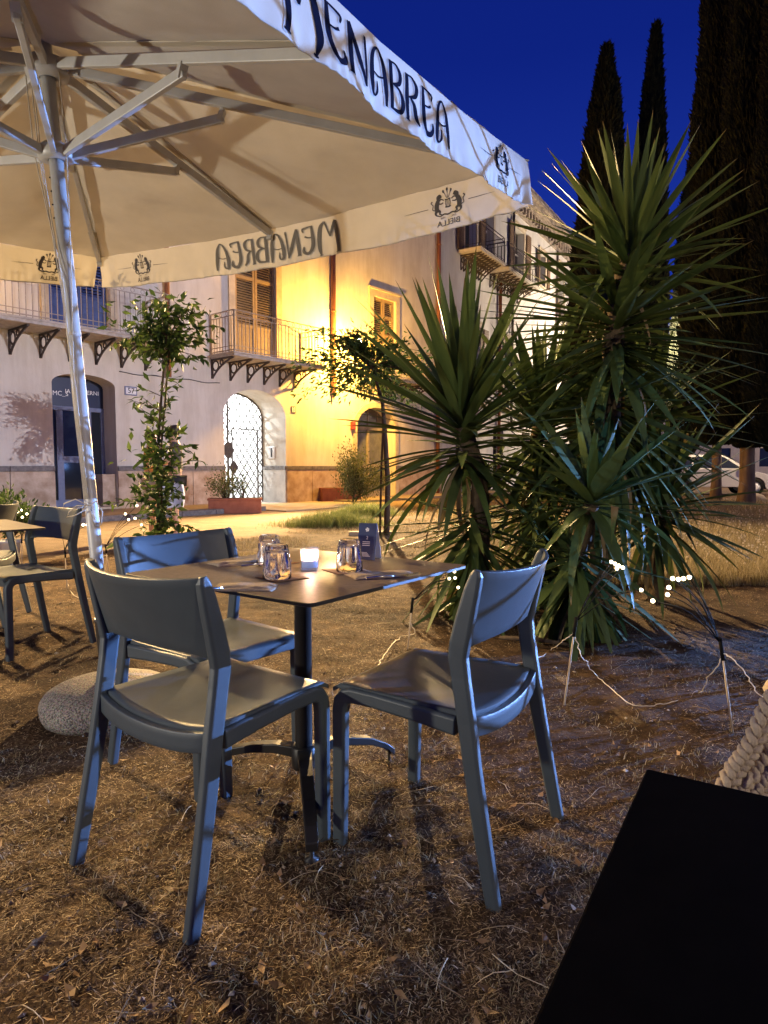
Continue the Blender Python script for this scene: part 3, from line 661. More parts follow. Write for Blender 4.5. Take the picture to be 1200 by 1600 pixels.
for o_, a0, a1 in ((.10, -1.15, -1.0), (.06, -.998, -.62), (.22, -.618, -.45), (.42, -.448, -.25), (.55, -.248, -.08), (.30, -.078, .35)): cc.box(.0, LB, -o_, .02, TB + a0, TB + a1)
x = .2
while x < 40: cc.box(x, x + .14, -.2, -.061, TB - .995, TB - .63); x += .42
cc.build('cornice', mat('worn_cornice', (.42, .35, .28), (.14, .12, .11), sc=3, rough=.9, bump=.5, lo=.4, hi=.7), B.root)
for k, h_ in enumerate(hB):
    MB().add([(h_[0], h_[5], h_[2]), (h_[1], h_[5], h_[2]), (h_[1], h_[5], h_[3]), (h_[0], h_[5], h_[3])], [(0, 1, 2, 3)]).build('window', M_glassdark, B.root)
    if h_[2] > 1:
        surround(B, h_[0], h_[1], h_[2], h_[3], w=.17, sill=h_[2] != zf)
        if k < 22:
            wd = (h_[1] - h_[0]) / 2
            for sg, x in ((-1, h_[0] - .19), (1, h_[1] + .19)):
                if k % 3 == 1: continue
                f = MB(); a_, b_ = (x - wd, x) if sg < 0 else (x, x + wd)
                f.box(a_, b_, -.11, -.07, h_[2] + .02, h_[3] - .02)
                o = f.build('shutter', M_shutter, B.root); l = MB(); nz = int((h_[3] - h_[2]) / .09)
                for i in range(nz): zz = h_[2] + .05 + i * .09; l.box(a_ + .05, b_ - .05, -.125, -.1101, zz, zz + .05)
                l.build('louvres', M_shutter, o)
            fr = MB(); fr.box((h_[0] + h_[1]) / 2 - .04, (h_[0] + h_[1]) / 2 + .04, h_[5] - .06, h_[5] - .005, h_[2], h_[3]); fr.box(h_[0], h_[1], h_[5] - .055, h_[5] - .006, h_[2] + (h_[3] - h_[2]) * .62, h_[2] + (h_[3] - h_[2]) * .62 + .06)
            fr.build('window_frame', M_white, B.root)
a0 = ubv(712) ; a1 = B.uv(790, 415, .95)[0]
balcony(B, a0, a1, slabz, .95, [a0 + .3 + k * (a1 - a0 - .6) / 8 for k in range(9)], M_iron, scroll=False, step=.13, drop=.55, mslab=M_plaster)
b0 = B.uv(807, 427, .95)[0] - .9; b1 = B.uv(843, 450, .95)[0]
balcony(B, b0, b1, slabz, .95, [b0 + .3 + k * (b1 - b0 - .6) / 8 for k in range(9)], M_iron, scroll=False, step=.13, drop=.55, mslab=M_plaster)
c0 = ubv(866); balcony(B, c0, c0 + 5.5, slabz, .95, [c0 + .3 + k * .7 for k in range(7)], M_iron, scroll=False, step=.16, drop=.55, mslab=M_plaster)
pipe(B, ubv(863), .05, TB - 1.2, .06, m=M_iron); pipe(B, ubv(776), .05, zf - .2, .07); pipe(B, ubv(795), 3, TB - 1.2, .06, m=M_iron)
st_c = MB().box(0.02, LB, -.12, -.001, 3.5, 3.68); st_c.build('string_course', M_trim, B.root)
# low far building closing the street on the right
Cc = Facade('far_house', (16.0, 72.0), (58.0, 66.0), 'low pale house front lit warm at the far end of the street behind the car', 'building')
hC = [(2 + k * 4.2, 3.4 + k * 4.2, 1.0 if k % 2 else .1, 2.9, 0, .2) for k in range(9)] + [(2 + k * 4.2, 3.4 + k * 4.2, 5.2, 7.3, 0, .2) for k in range(9)]
wall_mesh(0, Cc.len, 0, 9.5, hC).build('wall', M_plaster, Cc.root)
for h_ in hC: MB().add([(h_[0], h_[5], h_[2]), (h_[1], h_[5], h_[2]), (h_[1], h_[5], h_[3]), (h_[0], h_[5], h_[3])], [(0, 1, 2, 3)]).build('window', M_glassdark, Cc.root)
MB().box(-.3, Cc.len + .3, -.3, 6, 9.502, 9.8).build('roof', M_terracotta, Cc.root)

# ------------------------------------------------------------------ lamps with their light
def wall_lantern(fc, uu, out, zz, power, label, color=SODIUM, beam=0):
    p = fc.world(uu, 0, zz); t = empty('wall_lantern', p, fc.root.rotation_euler.z); tag(t, label, 'street lamp', 'lanterns on arms from the townhouse wall')
    MB().tube([(0, 0, .0), (0, -out * .5, .22), (0, -out, .12)], .022, n=8).build('arm', M_iron, t)
    MB().lathe([(.0, .0), (.06, .0), (.06, .015), (.0, .015)], 12, M=Matrix.Rotation(math.pi / 2, 4, 'X')).build('wall_plate', M_iron, t)
    MB().lathe([(.02, .13), (.05, .10), (.08, .02), (.075, .01), (.02, .1)], 16, (0, -out, 0)).build('lamp_shade', M_iron, t)
    MB().lathe([(.0, .01), (.075, .0), (.1, -.05), (.075, -.13), (.0, -.16)], 16, (0, -out, 0)).build('lamp_globe', mat('sodium_glow', (1, .8, .4), emit=(1.0, .66, .22), es=260), t)
    lamp('lantern_light', (0, -out, -.22), power, color, t, .10)
    if beam:
        p_ = t.location + Vector(fc.n) * (out + .25); tg = Vector((.3, 2.6, 0)) - (p_ + Vector((0, 0, 0))); M_ = t.rotation_euler.to_matrix().inverted()
        lamp('lantern_beam', (0, -out - .16, -.10), beam, (1.0, .66, .30), t, .05, 'SPOT', (M_ @ tg).to_track_quat('-Z', 'Y').to_euler(), R(75), .6)  # second spot added in the lantern to brighten the seats and ground
    return t
uL, _ = A.uv(560, 533, 1.0); zL = A.uv(560, 533, 1.0)[1]
wall_lantern(A, uL, 1.0, zL + .05, P_WALL, 'lit sodium lantern glaring through the round citrus tree in front of yellow wall', beam=P_BEAM)
wall_lantern(A, A.u(-160), 1.0, zL + .1, P_WALL_OFF, 'lit sodium lantern assumed on the townhouse wall past the left balcony')  # unseen lantern, assumed from warm light slanting in from the left
def assumed_street_lamp(x, y, h, power, color, label, es=60):
    t = empty('assumed_street_lamp', (x, y, 0)); tag(t, label, 'street lamp')
    MB().lathe([(.10, 0), (.09, .3), (.055, .5), (.045, h - .1), (.0, h - .1)], 12).build('pole', M_iron, t)
    MB().lathe([(.04, h - .1), (.26, h + .02), (.24, h + .12), (.0, h + .2)], 16).build('lamp_head', M_iron, t)
    MB().lathe([(.0, h - .28), (.13, h - .24), (.16, h - .12), (.04, h - .09)], 16).build('lamp_glass', mat('lamp_glow_' + label.split()[0], color, emit=color, es=es), t)
    lamp('assumed_street_light', (0, 0, h - .36), power, color, t, .07)
    return t

# ------------------------------------------------------------------ chairs
M_chair = mat('blue_resin', (.062, .080, .092), (.053, .069, .080), sc=9, rough=.42, bump=.12, bsc=600, spec=.55, rvar=.08)
def sweep(mb, path, widths, thick, sx):
    P = [Vector(p) for p in path]; vs = []
    for i, p in enumerate(P):
        t = (P[min(i + 1, len(P) - 1)] - P[max(i - 1, 0)]).normalized(); s_ = Vector((1, 0, 0)); n = t.cross(s_).normalized(); s_ = n.cross(t).normalized()
        w = widths[i] / 2; th = thick / 2; c = .006
        for a, b in ((-w, -th + c), (-w + c, -th), (w - c, -th), (w, -th + c), (w, th - c), (w - c, th), (-w + c, th), (-w, th - c)):
            vs.append(p + n * a + s_ * b * sx)
    fs = [(i * 8 + k, i * 8 + (k + 1) % 8, (i + 1) * 8 + (k + 1) % 8, (i + 1) * 8 + k) for i in range(len(P) - 1) for k in range(8)]
    fs += [tuple(range(8))[::-1], tuple((len(P) - 1) * 8 + k for k in range(8))]
    return mb.add(vs, fs)
def sheet(fn, nu, nv, th, nrm):
    """closed slab from a surface function, thickness along nrm(u,v)"""
    mb = MB(); top = []; bot = []
    for j in range(nv + 1):
        for i in range(nu + 1):
            u_, v_ = i / nu * 2 - 1, j / nv; p = Vector(fn(u_, v_)); n = Vector(nrm(u_, v_)).normalized(); top.append(p); bot.append(p - n * th)
    W_ = nu + 1; o = len(top); fs = []; sm = []
    for j in range(nv):
        for i in range(nu):
            a = j * W_ + i; fs.append((a, a + 1, a + 1 + W_, a + W_)); fs.append((o + a, o + a + W_, o + a + 1 + W_, o + a + 1)); sm += [True, True]
    edge = [(i, i + 1) for i in range(nu)] + [(nv * W_ + i + 1, nv * W_ + i) for i in range(nu)] + [((j + 1) * W_, j * W_) for j in range(nv)] + [(j * W_ + nu, (j + 1) * W_ + nu) for j in range(nv)]
    for a, b in edge: fs.append((b, a, o + a, o + b)); sm.append(False)
    mb.v = [tuple(p) for p in top + bot]; mb.f = fs; mb.sm = sm; return mb
def make_chair(loc, yaw, label, group):
    t = empty('chair', loc, yaw); tag(t, label, 'chair', group)
    for sx in (-1, 1):
        m = MB(); sweep(m, [(sx * .211, .219, .0), (sx * .211, .217, .12), (sx * .211, .215, .39), (sx * .211, .211, .412), (sx * .211, .198, .430), (sx * .2115, .175, .438), (sx * .213, .10, .438), (sx * .220, -.04, .432), (sx * .226, -.150, .425)], [.037, .040, .044, .046, .046, .044, .042, .044, .05], .032, sx)
        m.build('leg', M_chair, t, bevel=.003)
        m = MB(); sweep(m, [(sx * .246, -.262, .0), (sx * .242, -.232, .15), (sx * .236, -.198, .33), (sx * .232, -.180, .44), (sx * .231, -.162, .55), (sx * .232, -.155, .60), (sx * .233, -.160, .635), (sx * .234, -.175, .70), (sx * .235, -.193, .77), (sx * .234, -.203, .805), (sx * .232, -.206, .818)], [.036, .040, .044, .046, .047, .050, .052, .048, .040, .030, .018], .030, sx)
        m.build('leg', M_chair, t, bevel=.003)
    def fs(u_, v_):
        w = .214 + .014 * v_; y = .240 - .415 * v_ - .022 * (1 - u_ * u_) * v_ ** 3
        if v_ < .001: pass
        z_ = .4615 - .020 * (1 - abs(u_) ** 2.5) * math.sin(min(1, v_ * 1.15) * math.pi * .56) - (.012 if v_ < .03 else 0)
        return (u_ * w, y, z_)
    sheet(fs, 16, 18, .012, lambda a, b: (0, 0, 1)).build('seat', M_chair, t)
    ap = sheet(lambda a, b: (a * .226, -.176 - .022 * (1 - a * a), .458 - .020 * (1 - abs(a) ** 2.5) * .98 - .050 * b - .005), 16, 3, .018, lambda a, b: (0, 1, 0)); ap.build('rear_apron', M_chair, t, bevel=.003)
    fa = MB().box(-.20, .20, .213, .229, .408, .447); fa.build('front_apron', M_chair, t, bevel=.004)
    def fb(u_, v_):
        zl = .624 - .018 * abs(u_) ** 8 + .004 * (1 - u_ * u_); zt_ = .818 - .010 * (1 - u_ * u_) ** 1.0; z_ = zl + (zt_ - zl) * v_
        yp = -.158 - .052 * ((z_ - .63) / .19); bulge = .058 * (1 - abs(u_) ** 2.2)
        return (u_ * .236, yp - bulge * (.55 + .45 * v_) + .004, z_)
    sheet(fb, 24, 8, .012, lambda a, b: (0, 1, .25)).build('backrest', M_chair, t, bevel=.003)
    return t
GR = 'blue resin chairs around the set table'
chair1 = make_chair((-.473, 1.778, 0), -.643, 'blue resin chair in front, its outer back towards the camera, nearest the umbrella base', GR)
def place(loc, yaw, label, group):
    c = copy_tree(chair1); c.location = loc; c.rotation_euler = (0, 0, yaw); c['label'] = label; c['group'] = group; return c
place((-.62, 2.35, 0), -2.257, 'blue resin chair behind the set table, its brightly lit backrest facing the camera', GR)
place((.174, 1.874, 0), 1.010, 'blue resin chair right of the set table with leaf shadows across its seat', GR)
place((-2.108, 3.87, 0), 2.565, 'dark chair at the left table with the white bow of the umbrella cord in front', 'chairs at the table on the left')
place((-2.80, 4.50, 0), 1.78, 'dark chair at the left picture edge, farther than the other chair there', 'chairs at the table on the left')

# ------------------------------------------------------------------ tables
M_hpl = mat('brown_laminate', (.165, .125, .092), (.115, .088, .066), sc=60, rough=.42, bump=.06, bsc=300, spec=.5, rvar=.06)
M_black = mat('black_powder_coat', (.018, .016, .015), rough=.45, spec=.4)
M_edge = mat('laminate_edge', (.02, .02, .022), rough=.4)
def make_table(loc, yaw, size, z0, label, legs_rot, nlegs=3):
    t = empty('cafe_table', loc, yaw); tag(t, label, 'table'); h_ = size / 2; c = .02; n = 5; poly = []
    for cx, cy, a0 in ((h_ - c, h_ - c, 0), (-h_ + c, h_ - c, 90), (-h_ + c, -h_ + c, 180), (h_ - c, -h_ + c, 270)):
        for k in range(n): a = R(a0 + 90 * k / (n - 1)); poly.append((cx + c * math.cos(a), cy + c * math.sin(a), z0 - .010))
    m = MB(); m.prism(poly, (0, 0, .010)); o = m.build('tabletop', M_hpl, t); o.data.materials.append(M_edge)
    for p in o.data.polygons:
        if abs(p.normal.z) < .5: p.material_index = 1
    o.modifiers.new('bevel', 'BEVEL').width = .0012
    MB().box(-.17, .17, -.17, .17, z0 - .016, z0 - .0105).build('mounting_plate', M_black, t)
    MB().lathe([(.0, .10), (.029, .10), (.0275, .2), (.0275, z0 - .03), (.05, z0 - .017), (.0, z0 - .017)], 24).build('column', M_black, t)
    MB().lathe([(.0, .098), (.037, .098), (.040, .11), (.040, .165), (.034, .172), (.0, .172)], 24).build('collar', M_black, t)
    for k in range(nlegs):
        a = R(legs_rot + 360 / nlegs * k) - yaw; d = Vector((math.cos(a), math.sin(a), 0)); s_ = Vector((-d.y, d.x, 0)); m = MB(); vs = []
        prof = [(.03, .15, .045, .034), (.10, .150, .042, .03), (.18, .138, .040, .028), (.27, .112, .038, .026), (.34, .075, .036, .024), (.375, .045, .034, .024)]
        for r_, zz, w, th in prof:
            for i_, j_ in ((-1, -1), (1, -1), (1, 1), (-1, 1)): vs.append(d * r_ + s_ * (i_ * w / 2) + Vector((0, 0, zz + j_ * th / 2)))
        fs_ = [(i * 4 + k2, i * 4 + (k2 + 1) % 4, (i + 1) * 4 + (k2 + 1) % 4, (i + 1) * 4 + k2) for i in range(len(prof) - 1) for k2 in range(4)] + [(3, 2, 1, 0), tuple(20 + q for q in range(4))]
        m.add(vs, fs_); lg = m.build('leg', M_black, t, bevel=.003)
        MB().lathe([(0, .0), (.020, .0), (.020, .008), (.006, .012), (.006, .05), (0, .05)], 14, c=tuple(d * .36)).build('foot_pad', M_black, lg)
    return t
TZ = .741
make_table((-.258, 2.08, 0), .942, .764, TZ, 'square brown cafe table set with upturned glasses and a lit candle', 40)
make_table((-2.32, 3.50, 0), .76, .764, TZ, 'square brown cafe table cut by the left edge of the picture', 70)
# black table in the lower right corner
p0, p1, p2 = gp(1010, 1200, TZ), gp(830, 1600, TZ), gp(1200, 1243, TZ)
t = empty('black_table', (p0.x, p0.y, 0)); tag(t, 'plain black table top filling the lower right corner', 'table')
dA = (p1 - p0).normalized(); dB = (p2 - p0).normalized()
m = MB(); m.prism([(0, 0, TZ - .022), tuple(dA * 1.15 + Vector((0, 0, TZ - .022))), tuple(dA * 1.15 + dB * .75 + Vector((0, 0, TZ - .022))), tuple(dB * .75 + Vector((0, 0, TZ - .022)))], (0, 0, .022))
M_bt = mat('black_laminate', (.0035, .0032, .0032), (.005, .0045, .0045), sc=30, rough=.7, spec=.04)
o = m.build('tabletop', M_bt, t, bevel=.0025); o.data.materials.append(mat('pale_edge', (.075, .06, .05), (.03, .025, .02), sc=40, rough=.6))  # side faces get a paler tan than the black top
for p in o.data.polygons:
    if abs(p.normal.z) < .5: p.material_index = 1
for a_, b_ in ((.06, .06), (1.08, .06), (.06, .68), (1.08, .68)):
    q = dA * a_ + dB * b_; MB().box(q.x - .02, q.x + .02, q.y - .02, q.y + .02, 0, TZ - .023).build('leg', M_black, t)

# ------------------------------------------------------------------ things on the set table
M_glass = mat('clear_glass', (1, 1, 1), rough=.0, trans=1.0, ior=1.48)
def tumbler(px, py, rot, label):
    p = gp(px, py, TZ + .0022); t = empty('glass_tumbler', p, rot); hh = .098
    # upturned: wide rim below, thick fluted base on top
    def wob(a, zz): return 1 + (.045 * math.cos(a * 10) if zz > .030 else 0)
    n = 60
    m = MB(); prof = [(.0395, .0), (.0412, .001), (.0410, .012), (.0400, .030), (.0388, .034), (.0350, .070), (.0320, .090), (.0300, .096), (.026, .098), (.0, .098)]
    m.lathe([(r_, zz) for r_, zz in prof], n, wob=wob)
    m.lathe([(.0, .080), (.024, .079), (.0275, .074), (.0345, .034), (.0365, .028), (.0388, .001), (.0395, .0)], n)
    o = m.build('glass_tumbler', M_glass); o.location = p; o.rotation_euler = (0, 0, rot)
    bpy.data.objects.remove(t); tag(o, label, 'glass', 'upturned tumblers'); return o
def square(px, py, s_, rot, z0, th, m, name, label, cat, group, w2=None, wav=.002):
    p = gp(px, py, z0); n = 12; w2 = w2 or s_
    ph = random.random() * 9
    mb = sheet(lambda a, b: (a * s_ / 2, (b - .5) * w2, th + wav * (vn(a * 3 + ph, b * 4) + .4 * vn(a * 9, b * 9 + ph))), n, n, th, lambda a, b: (0, 0, 1))
    o = mb.build(name, m); o.location = p; o.rotation_euler = (0, 0, rot)
    return tag(o, label, cat, group)
def vn(a, b): return float(vnoise(a + 50, b + 50))
M_paper = mat('brown_paper', (.26, .15, .085), (.2, .115, .06), sc=60, rough=.85)
M_linen = mat('linen', (.46, .37, .27), (.33, .26, .19), sc=120, rough=.95, bump=.3, bsc=500)
GG = 'paper squares under the glasses'
square(441, 903, .115, .7, TZ + .0006, .001, M_paper, 'paper_coaster', 'brown paper square under the nearest upturned glass', 'coaster', GG, wav=.0008)
square(432, 880, .11, .9, TZ + .0006, .001, M_paper, 'paper_coaster', 'brown paper square under the farthest upturned glass', 'coaster', GG, wav=.0008)
square(541, 892, .115, .55, TZ + .0006, .001, M_paper, 'paper_coaster', 'brown paper square under the upturned glass beside the menu card', 'coaster', GG, wav=.0008)
tumbler(433, 903, .2, 'nearest upturned glass tumbler on the table, left of the candle')
tumbler(421, 882, .5, 'upturned glass tumbler farther back, half hidden behind the nearest one')
tumbler(546, 892, .8, 'upturned glass tumbler between the candle and the menu card')
NG = 'linen napkins holding cutlery'
def napkin(px, py, s_, w_, rot, label, fork):
    p = gp(px, py, TZ + .0005); t = empty('napkin', p, rot); tag(t, label, 'napkin', NG); ph = random.random() * 9
    sheet(lambda a, b: (a * s_ / 2 + .003 * math.sin(b * 5), (b - .5) * w_ + .003 * math.sin(a * 4), .0012 + .0085 * (.35 + .65 * vn(a * 2.5 + ph, b * 2.5)) * (1 - abs(a) ** 8) * (1 - abs(2 * b - 1) ** 8)), 24, 18, .0012, lambda a, b: (0, 0, 1)).build('cloth', M_linen, t)
    sheet(lambda a, b: (a * s_ / 2.1 - .002, (b - .5) * w_ * .55 - w_ * .12, .0030 + .0105 * (.4 + .6 * vn(a * 3 + ph, b * 2.5 + 3)) * (1 - abs(a) ** 10) * (1 - abs(2 * b - 1) ** 6)), 24, 14, .0012, lambda a, b: (0, 0, 1)).build('fold', M_linen, t)
    return t
nps = [napkin(597, 899, .20, .11, .35, 'folded linen napkin with cutlery on the right side of the table', 1), napkin(371, 880, .17, .10, .62, 'folded linen napkin with fork at the far left of the table', 1), napkin(383, 918, .165, .11, -.05, 'folded linen napkin with fork at the near left of the table', 1)]
M_steel = mat('steel', (.62, .60, .58), rough=.22, metal=1.0)
def fork(px, py, rot, label, pitch=.0):
    p = gp(px, py, TZ + .0115); t = MB(); L_ = .17
    t.tube([(0, 0, .004), (.05, 0, .005), (.09, 0, .004)], [.0042, .0032, .0028], n=8)
    t.add([(.09, -.003, .004), (.115, -.011, .002), (.13, -.012, .003), (.13, .012, .003), (.115, .011, .002), (.09, .003, .004), (.09, -.003, .0055), (.115, -.011, .0035), (.13, -.012, .0045), (.13, .012, .0045), (.115, .011, .0035), (.09, .003, .0055)], [(0, 1, 4, 5), (1, 2, 3, 4), (6, 11, 10, 7), (7, 10, 9, 8), (0, 6, 7, 1), (1, 7, 8, 2), (3, 9, 10, 4), (4, 10, 11, 5)])
    for k in range(4): y_ = -.0105 + k * .007; t.bar((.13, y_, .004), (.165, y_ * .95, .008), .003, .0016)
    o = t.build('fork', M_steel); o.location = p; o.rotation_euler = (0, pitch, rot); return tag(o, label, 'fork', 'forks laid on napkins')
fork(377, 886, .55, 'steel fork on the far left napkin, tines towards the tall glasses'); fork(348, 921, math.pi + .5, 'steel fork poking out of the near left napkin'); fork(572, 905, .38, 'steel fork tucked in the right hand napkin')
# candle
def thin_glass():
    m = bpy.data.materials.new('thin_glass'); m.use_nodes = True; N = m.node_tree.nodes; L = m.node_tree.links; N.remove(N['Principled BSDF'])
    a = N.new('ShaderNodeBsdfTransparent'); a.inputs[0].default_value = (.93, .94, .95, 1); g = N.new('ShaderNodeBsdfGlossy'); g.inputs['Roughness'].default_value = .02; lw = N.new('ShaderNodeLayerWeight'); lw.inputs[0].default_value = .3; pw_ = N.new('ShaderNodeMath'); pw_.operation = 'POWER'; pw_.inputs[1].default_value = 2.0; L.new(lw.outputs['Facing'], pw_.inputs[0]); f = N.new('ShaderNodeMath'); f.operation = 'MULTIPLY_ADD'; f.inputs[1].default_value = .55; f.inputs[2].default_value = .04; L.new(pw_.outputs[0], f.inputs[0])
    tl = N.new('ShaderNodeBsdfTranslucent'); tl.inputs[0].default_value = (.9, .85, .85, 1); x0 = N.new('ShaderNodeMixShader'); x0.inputs[0].default_value = .17; L.new(a.outputs[0], x0.inputs[1]); L.new(tl.outputs[0], x0.inputs[2]); x = N.new('ShaderNodeMixShader'); L.new(f.outputs[0], x.inputs[0]); L.new(x0.outputs[0], x.inputs[1]); L.new(g.outputs[0], x.inputs[2]); L.new(x.outputs[0], N['Material Output'].inputs[0]); return m
p = gp(484, 889, TZ + .0005); t = empty('candle_glass', p); tag(t, 'lit tealight candle in a small glass at the middle of the table', 'candle')
MB().lathe([(.0, .0), (.026, .0), (.0275, .003), (.0285, .066), (.0270, .067), (.0262, .006), (.0, .006)], 32).build('glass', thin_glass(), t)
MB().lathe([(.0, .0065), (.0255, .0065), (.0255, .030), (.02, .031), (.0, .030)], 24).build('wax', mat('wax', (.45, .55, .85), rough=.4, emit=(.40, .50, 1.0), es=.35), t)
MB().lathe([(.0, .031), (.007, .033), (.009, .038), (.007, .044), (.003, .050), (.0, .055)], 14).build('flame', mat('flame', (1, .6, .2), emit=(1.0, .68, .45), es=9), t)
lamp('candle_light', (0, 0, .050), 2.4, (1.0, .56, .36), t, .010)
# tent card
p = gp(577, 873, TZ + .0005); t = empty('menu_card', p, .10); tag(t, 'navy folded tent card standing on the table behind the right glass', 'menu card')
def tri(y0, zt_, th, m, name):
    b = MB(); s_ = 1 if y0 > 0 else -1; b.add([(-.034, y0, 0), (.034, y0, 0), (.030, .0, zt_), (-.038, .0, zt_), (-.034, y0 + s_ * th, 0), (.034, y0 + s_ * th, 0), (.030, s_ * th, zt_), (-.038, s_ * th, zt_)], [(0, 1, 2, 3), (4, 7, 6, 5), (0, 4, 5, 1), (1, 5, 6, 2), (2, 6, 7, 3), (3, 7, 4, 0)]); return b.build(name, m, t)
M_card = mat('navy_card', (.008, .018, .075), (.012, .03, .11), sc=40, rough=.5)
fp = tri(-.030, .125, .001, M_card, 'front_panel'); tri(.030, .125, .001, mat('card_back', (.6, .62, .66), rough=.6), 'rear_panel')
t.rotation_euler = (0, 0, -.38)
def oncard(vs, cz):
    return [(q[0] - .002, -.030 + (.030 / .125) * (cz + q[1]) - .0016, cz + q[1]) for q in vs]
vs, fs = text_mesh('2', .016); MB().add(oncard(vs, .075), fs).build('numeral', M_white, fp)
mb = MB()
for k in range(5): a = k / 5 * 6.283; mb.add(oncard([(-.002 + .007 * math.cos(a + j), .0 + .007 * math.sin(a + j)) for j in (0, .5, .9)] + [(0, 0)], .103), [(0, 1, 2, 3)])
for k in range(4): mb.add(oncard([(-.018, 0), (.016 - k * .004, 0), (.016 - k * .004, .0016), (-.018, .0016)], .012 + k * .004), [(0, 1, 2, 3)])
for k in range(3): mb.add(oncard([(-.016, 0), (.012, 0), (.012, .0022), (-.016, .0022)], .048 + k * .006), [(0, 1, 2, 3)])
mb.build('print', M_white, fp)

# ------------------------------------------------------------------ the umbrella
M_canvas = mat('canvas', (.66, .60, .50), (.60, .545, .45), sc=5, rough=.92, bump=.12, bsc=260, translucent=.12)
M_canvas_v = mat('valance_canvas', (.62, .57, .50), (.56, .515, .45), sc=5, rough=.92, bump=.12, bsc=260, translucent=.16)
M_ghost = mat('show_through_print', (.20, .18, .155), rough=.9)
M_frame = mat('umbrella_aluminium', (.56, .55, .53), (.48, .47, .45), sc=9, rough=.45, metal=.1)
M_cord = mat('cotton_cord', (.62, .56, .47), (.5, .44, .36), sc=200, rough=.9)
U0 = Vector((-1.206, 2.873, 0)); uax = Vector((-.034, -.083, 1)).normalized(); uyaw = -.528
ue1 = Vector((math.cos(uyaw), math.sin(uyaw), 0)); ue1 -= uax * ue1.dot(uax); ue1.normalize(); ue2 = uax.cross(ue1)
UA, UB, ZE, ZH, ZT, FR, FC, CZ = 1.466, 1.296, 2.252, 2.296, 2.602, .489, .333, .054
def U(a, b, w): return ue1 * a + ue2 * b + uax * w             # in the umbrella's own space (root at U0)
um = empty('parasol', U0); tag(um, 'large square cream parasol with navy brewery lettering on its valance', 'parasol')
MU = Matrix((ue1, ue2, uax)).transposed().to_4x4()
pole = MB(); pole.lathe([(.0265, .30), (.0265, ZT + .10), (.0, ZT + .10)], 28, M=MU); pole.build('pole', M_frame, um)
slv = MB(); slv.lathe([(.0, .05), (.033, .05), (.033, .395), (.036, .397), (.036, .412), (.029, .414), (.0, .414)], 28, M=MU); sl = slv.build('sleeve', mat('grey_steel_sleeve', (.17, .16, .15), (.12, .115, .11), sc=12, rough=.35, metal=.6), um)
q = U(.033, -.02, .36); MB().tube([q, q + Vector((.03, -.02, 0))], .008, n=8).build('clamp_bolt', M_iron, sl)
def gran(name):
    m = bpy.data.materials.new(name); m.use_nodes = True; N = m.node_tree.nodes; L = m.node_tree.links; b = N['Principled BSDF']; b.inputs['Roughness'].default_value = .8
    v = N.new('ShaderNodeTexVoronoi'); v.inputs['Scale'].default_value = 210; n = N.new('ShaderNodeTexNoise'); n.inputs['Scale'].default_value = 150; n.inputs['Detail'].default_value = 6; c = N.new('ShaderNodeTexCoord')
    L.new(c.outputs['Object'], v.inputs['Vector']); L.new(c.outputs['Object'], n.inputs['Vector'])
    r = N.new('ShaderNodeValToRGB'); el = r.color_ramp.elements; el[0].position = .38; el[0].color = (.06, .055, .05, 1); el[1].position = .62; el[1].color = (.40, .35, .30, 1); k = el.new(.48); k.color = (.23, .20, .17, 1)
    L.new(n.outputs[0], r.inputs[0]); mx_ = N.new('ShaderNodeMix'); mx_.data_type = 'RGBA'; mx_.blend_type = 'MULTIPLY'; mx_.inputs[0].default_value = .35; L.new(r.outputs[0], mx_.inputs[6]); L.new(v.outputs['Color'], mx_.inputs[7]); L.new(mx_.outputs[2], b.inputs['Base Color'])
    bp_ = N.new('ShaderNodeBump'); bp_.inputs['Strength'].default_value = .8; bp_.inputs['Distance'].default_value = .006; L.new(n.outputs[0], bp_.inputs['Height']); L.new(bp_.outputs[0], b.inputs['Normal']); return m
MB().lathe([(.0, -.02), (.275, -.02), (.287, .01), (.288, .035), (.280, .060), (.262, .085), (.22, .108), (.15, .124), (.08, .130), (.034, .132), (.0, .132)], 64, wob=lambda a, z_: 1 + .012 * math.sin(a * 5 + z_ * 40) + .006 * math.sin(a * 13)).build('granite_base', gran('granite'), um)
hb = MB(); hb.lathe([(.03, ZH - .03), (.062, ZH - .03), (.066, ZH - .01), (.066, ZH + .012), (.045, ZH + .03), (.03, ZH + .03)], 24, M=MU); hb.build('runner_hub', M_frame, um)
hb = MB(); hb.lathe([(.03, ZT - .04), (.075, ZT - .035), (.08, ZT - .01), (.075, ZT + .02), (.03, ZT + .03)], 24, M=MU); hb.build('top_hub', M_frame, um)
ends = [(1, 0), (1, 1), (0, 1), (-1, 1), (-1, 0), (-1, -1), (0, -1), (1, -1)]
for (sa, sb) in ends:
    cor = sa != 0 and sb != 0; ev = U(sa * UA, sb * UB, ZE + (CZ if cor else 0)); dv = Vector((sa * UA, sb * UB, 0)); l = dv.length
    s0 = U(sa * UA * .07 / l * 1, sb * UB * .07 / l, ZT - .005); rb = MB().bar(s0, ev, .024, .036, up=uax).build('rib', M_frame, um, bevel=.003)
    MB().bar(s0.lerp(ev, .985) - uax * .012, s0.lerp(ev, 1.0) - uax * .012, .03, .05, up=uax).build('rib_cap', M_frame, rb)
    f = FC if cor else FR; je = U(sa * UA * f, sb * UB * f, ZT + (ZE - ZT) * f - .034); hs = U(sa * UA * .055 / l, sb * UB * .055 / l, ZH - .008)
    st = MB().bar(hs, je, .022, .034, up=uax).build('strut', M_frame, um, bevel=.003)
    MB().bar(je - uax * .012 - (je - hs).normalized() * .02, je + uax * .03, .03, .02).build('joint', M_frame, st)
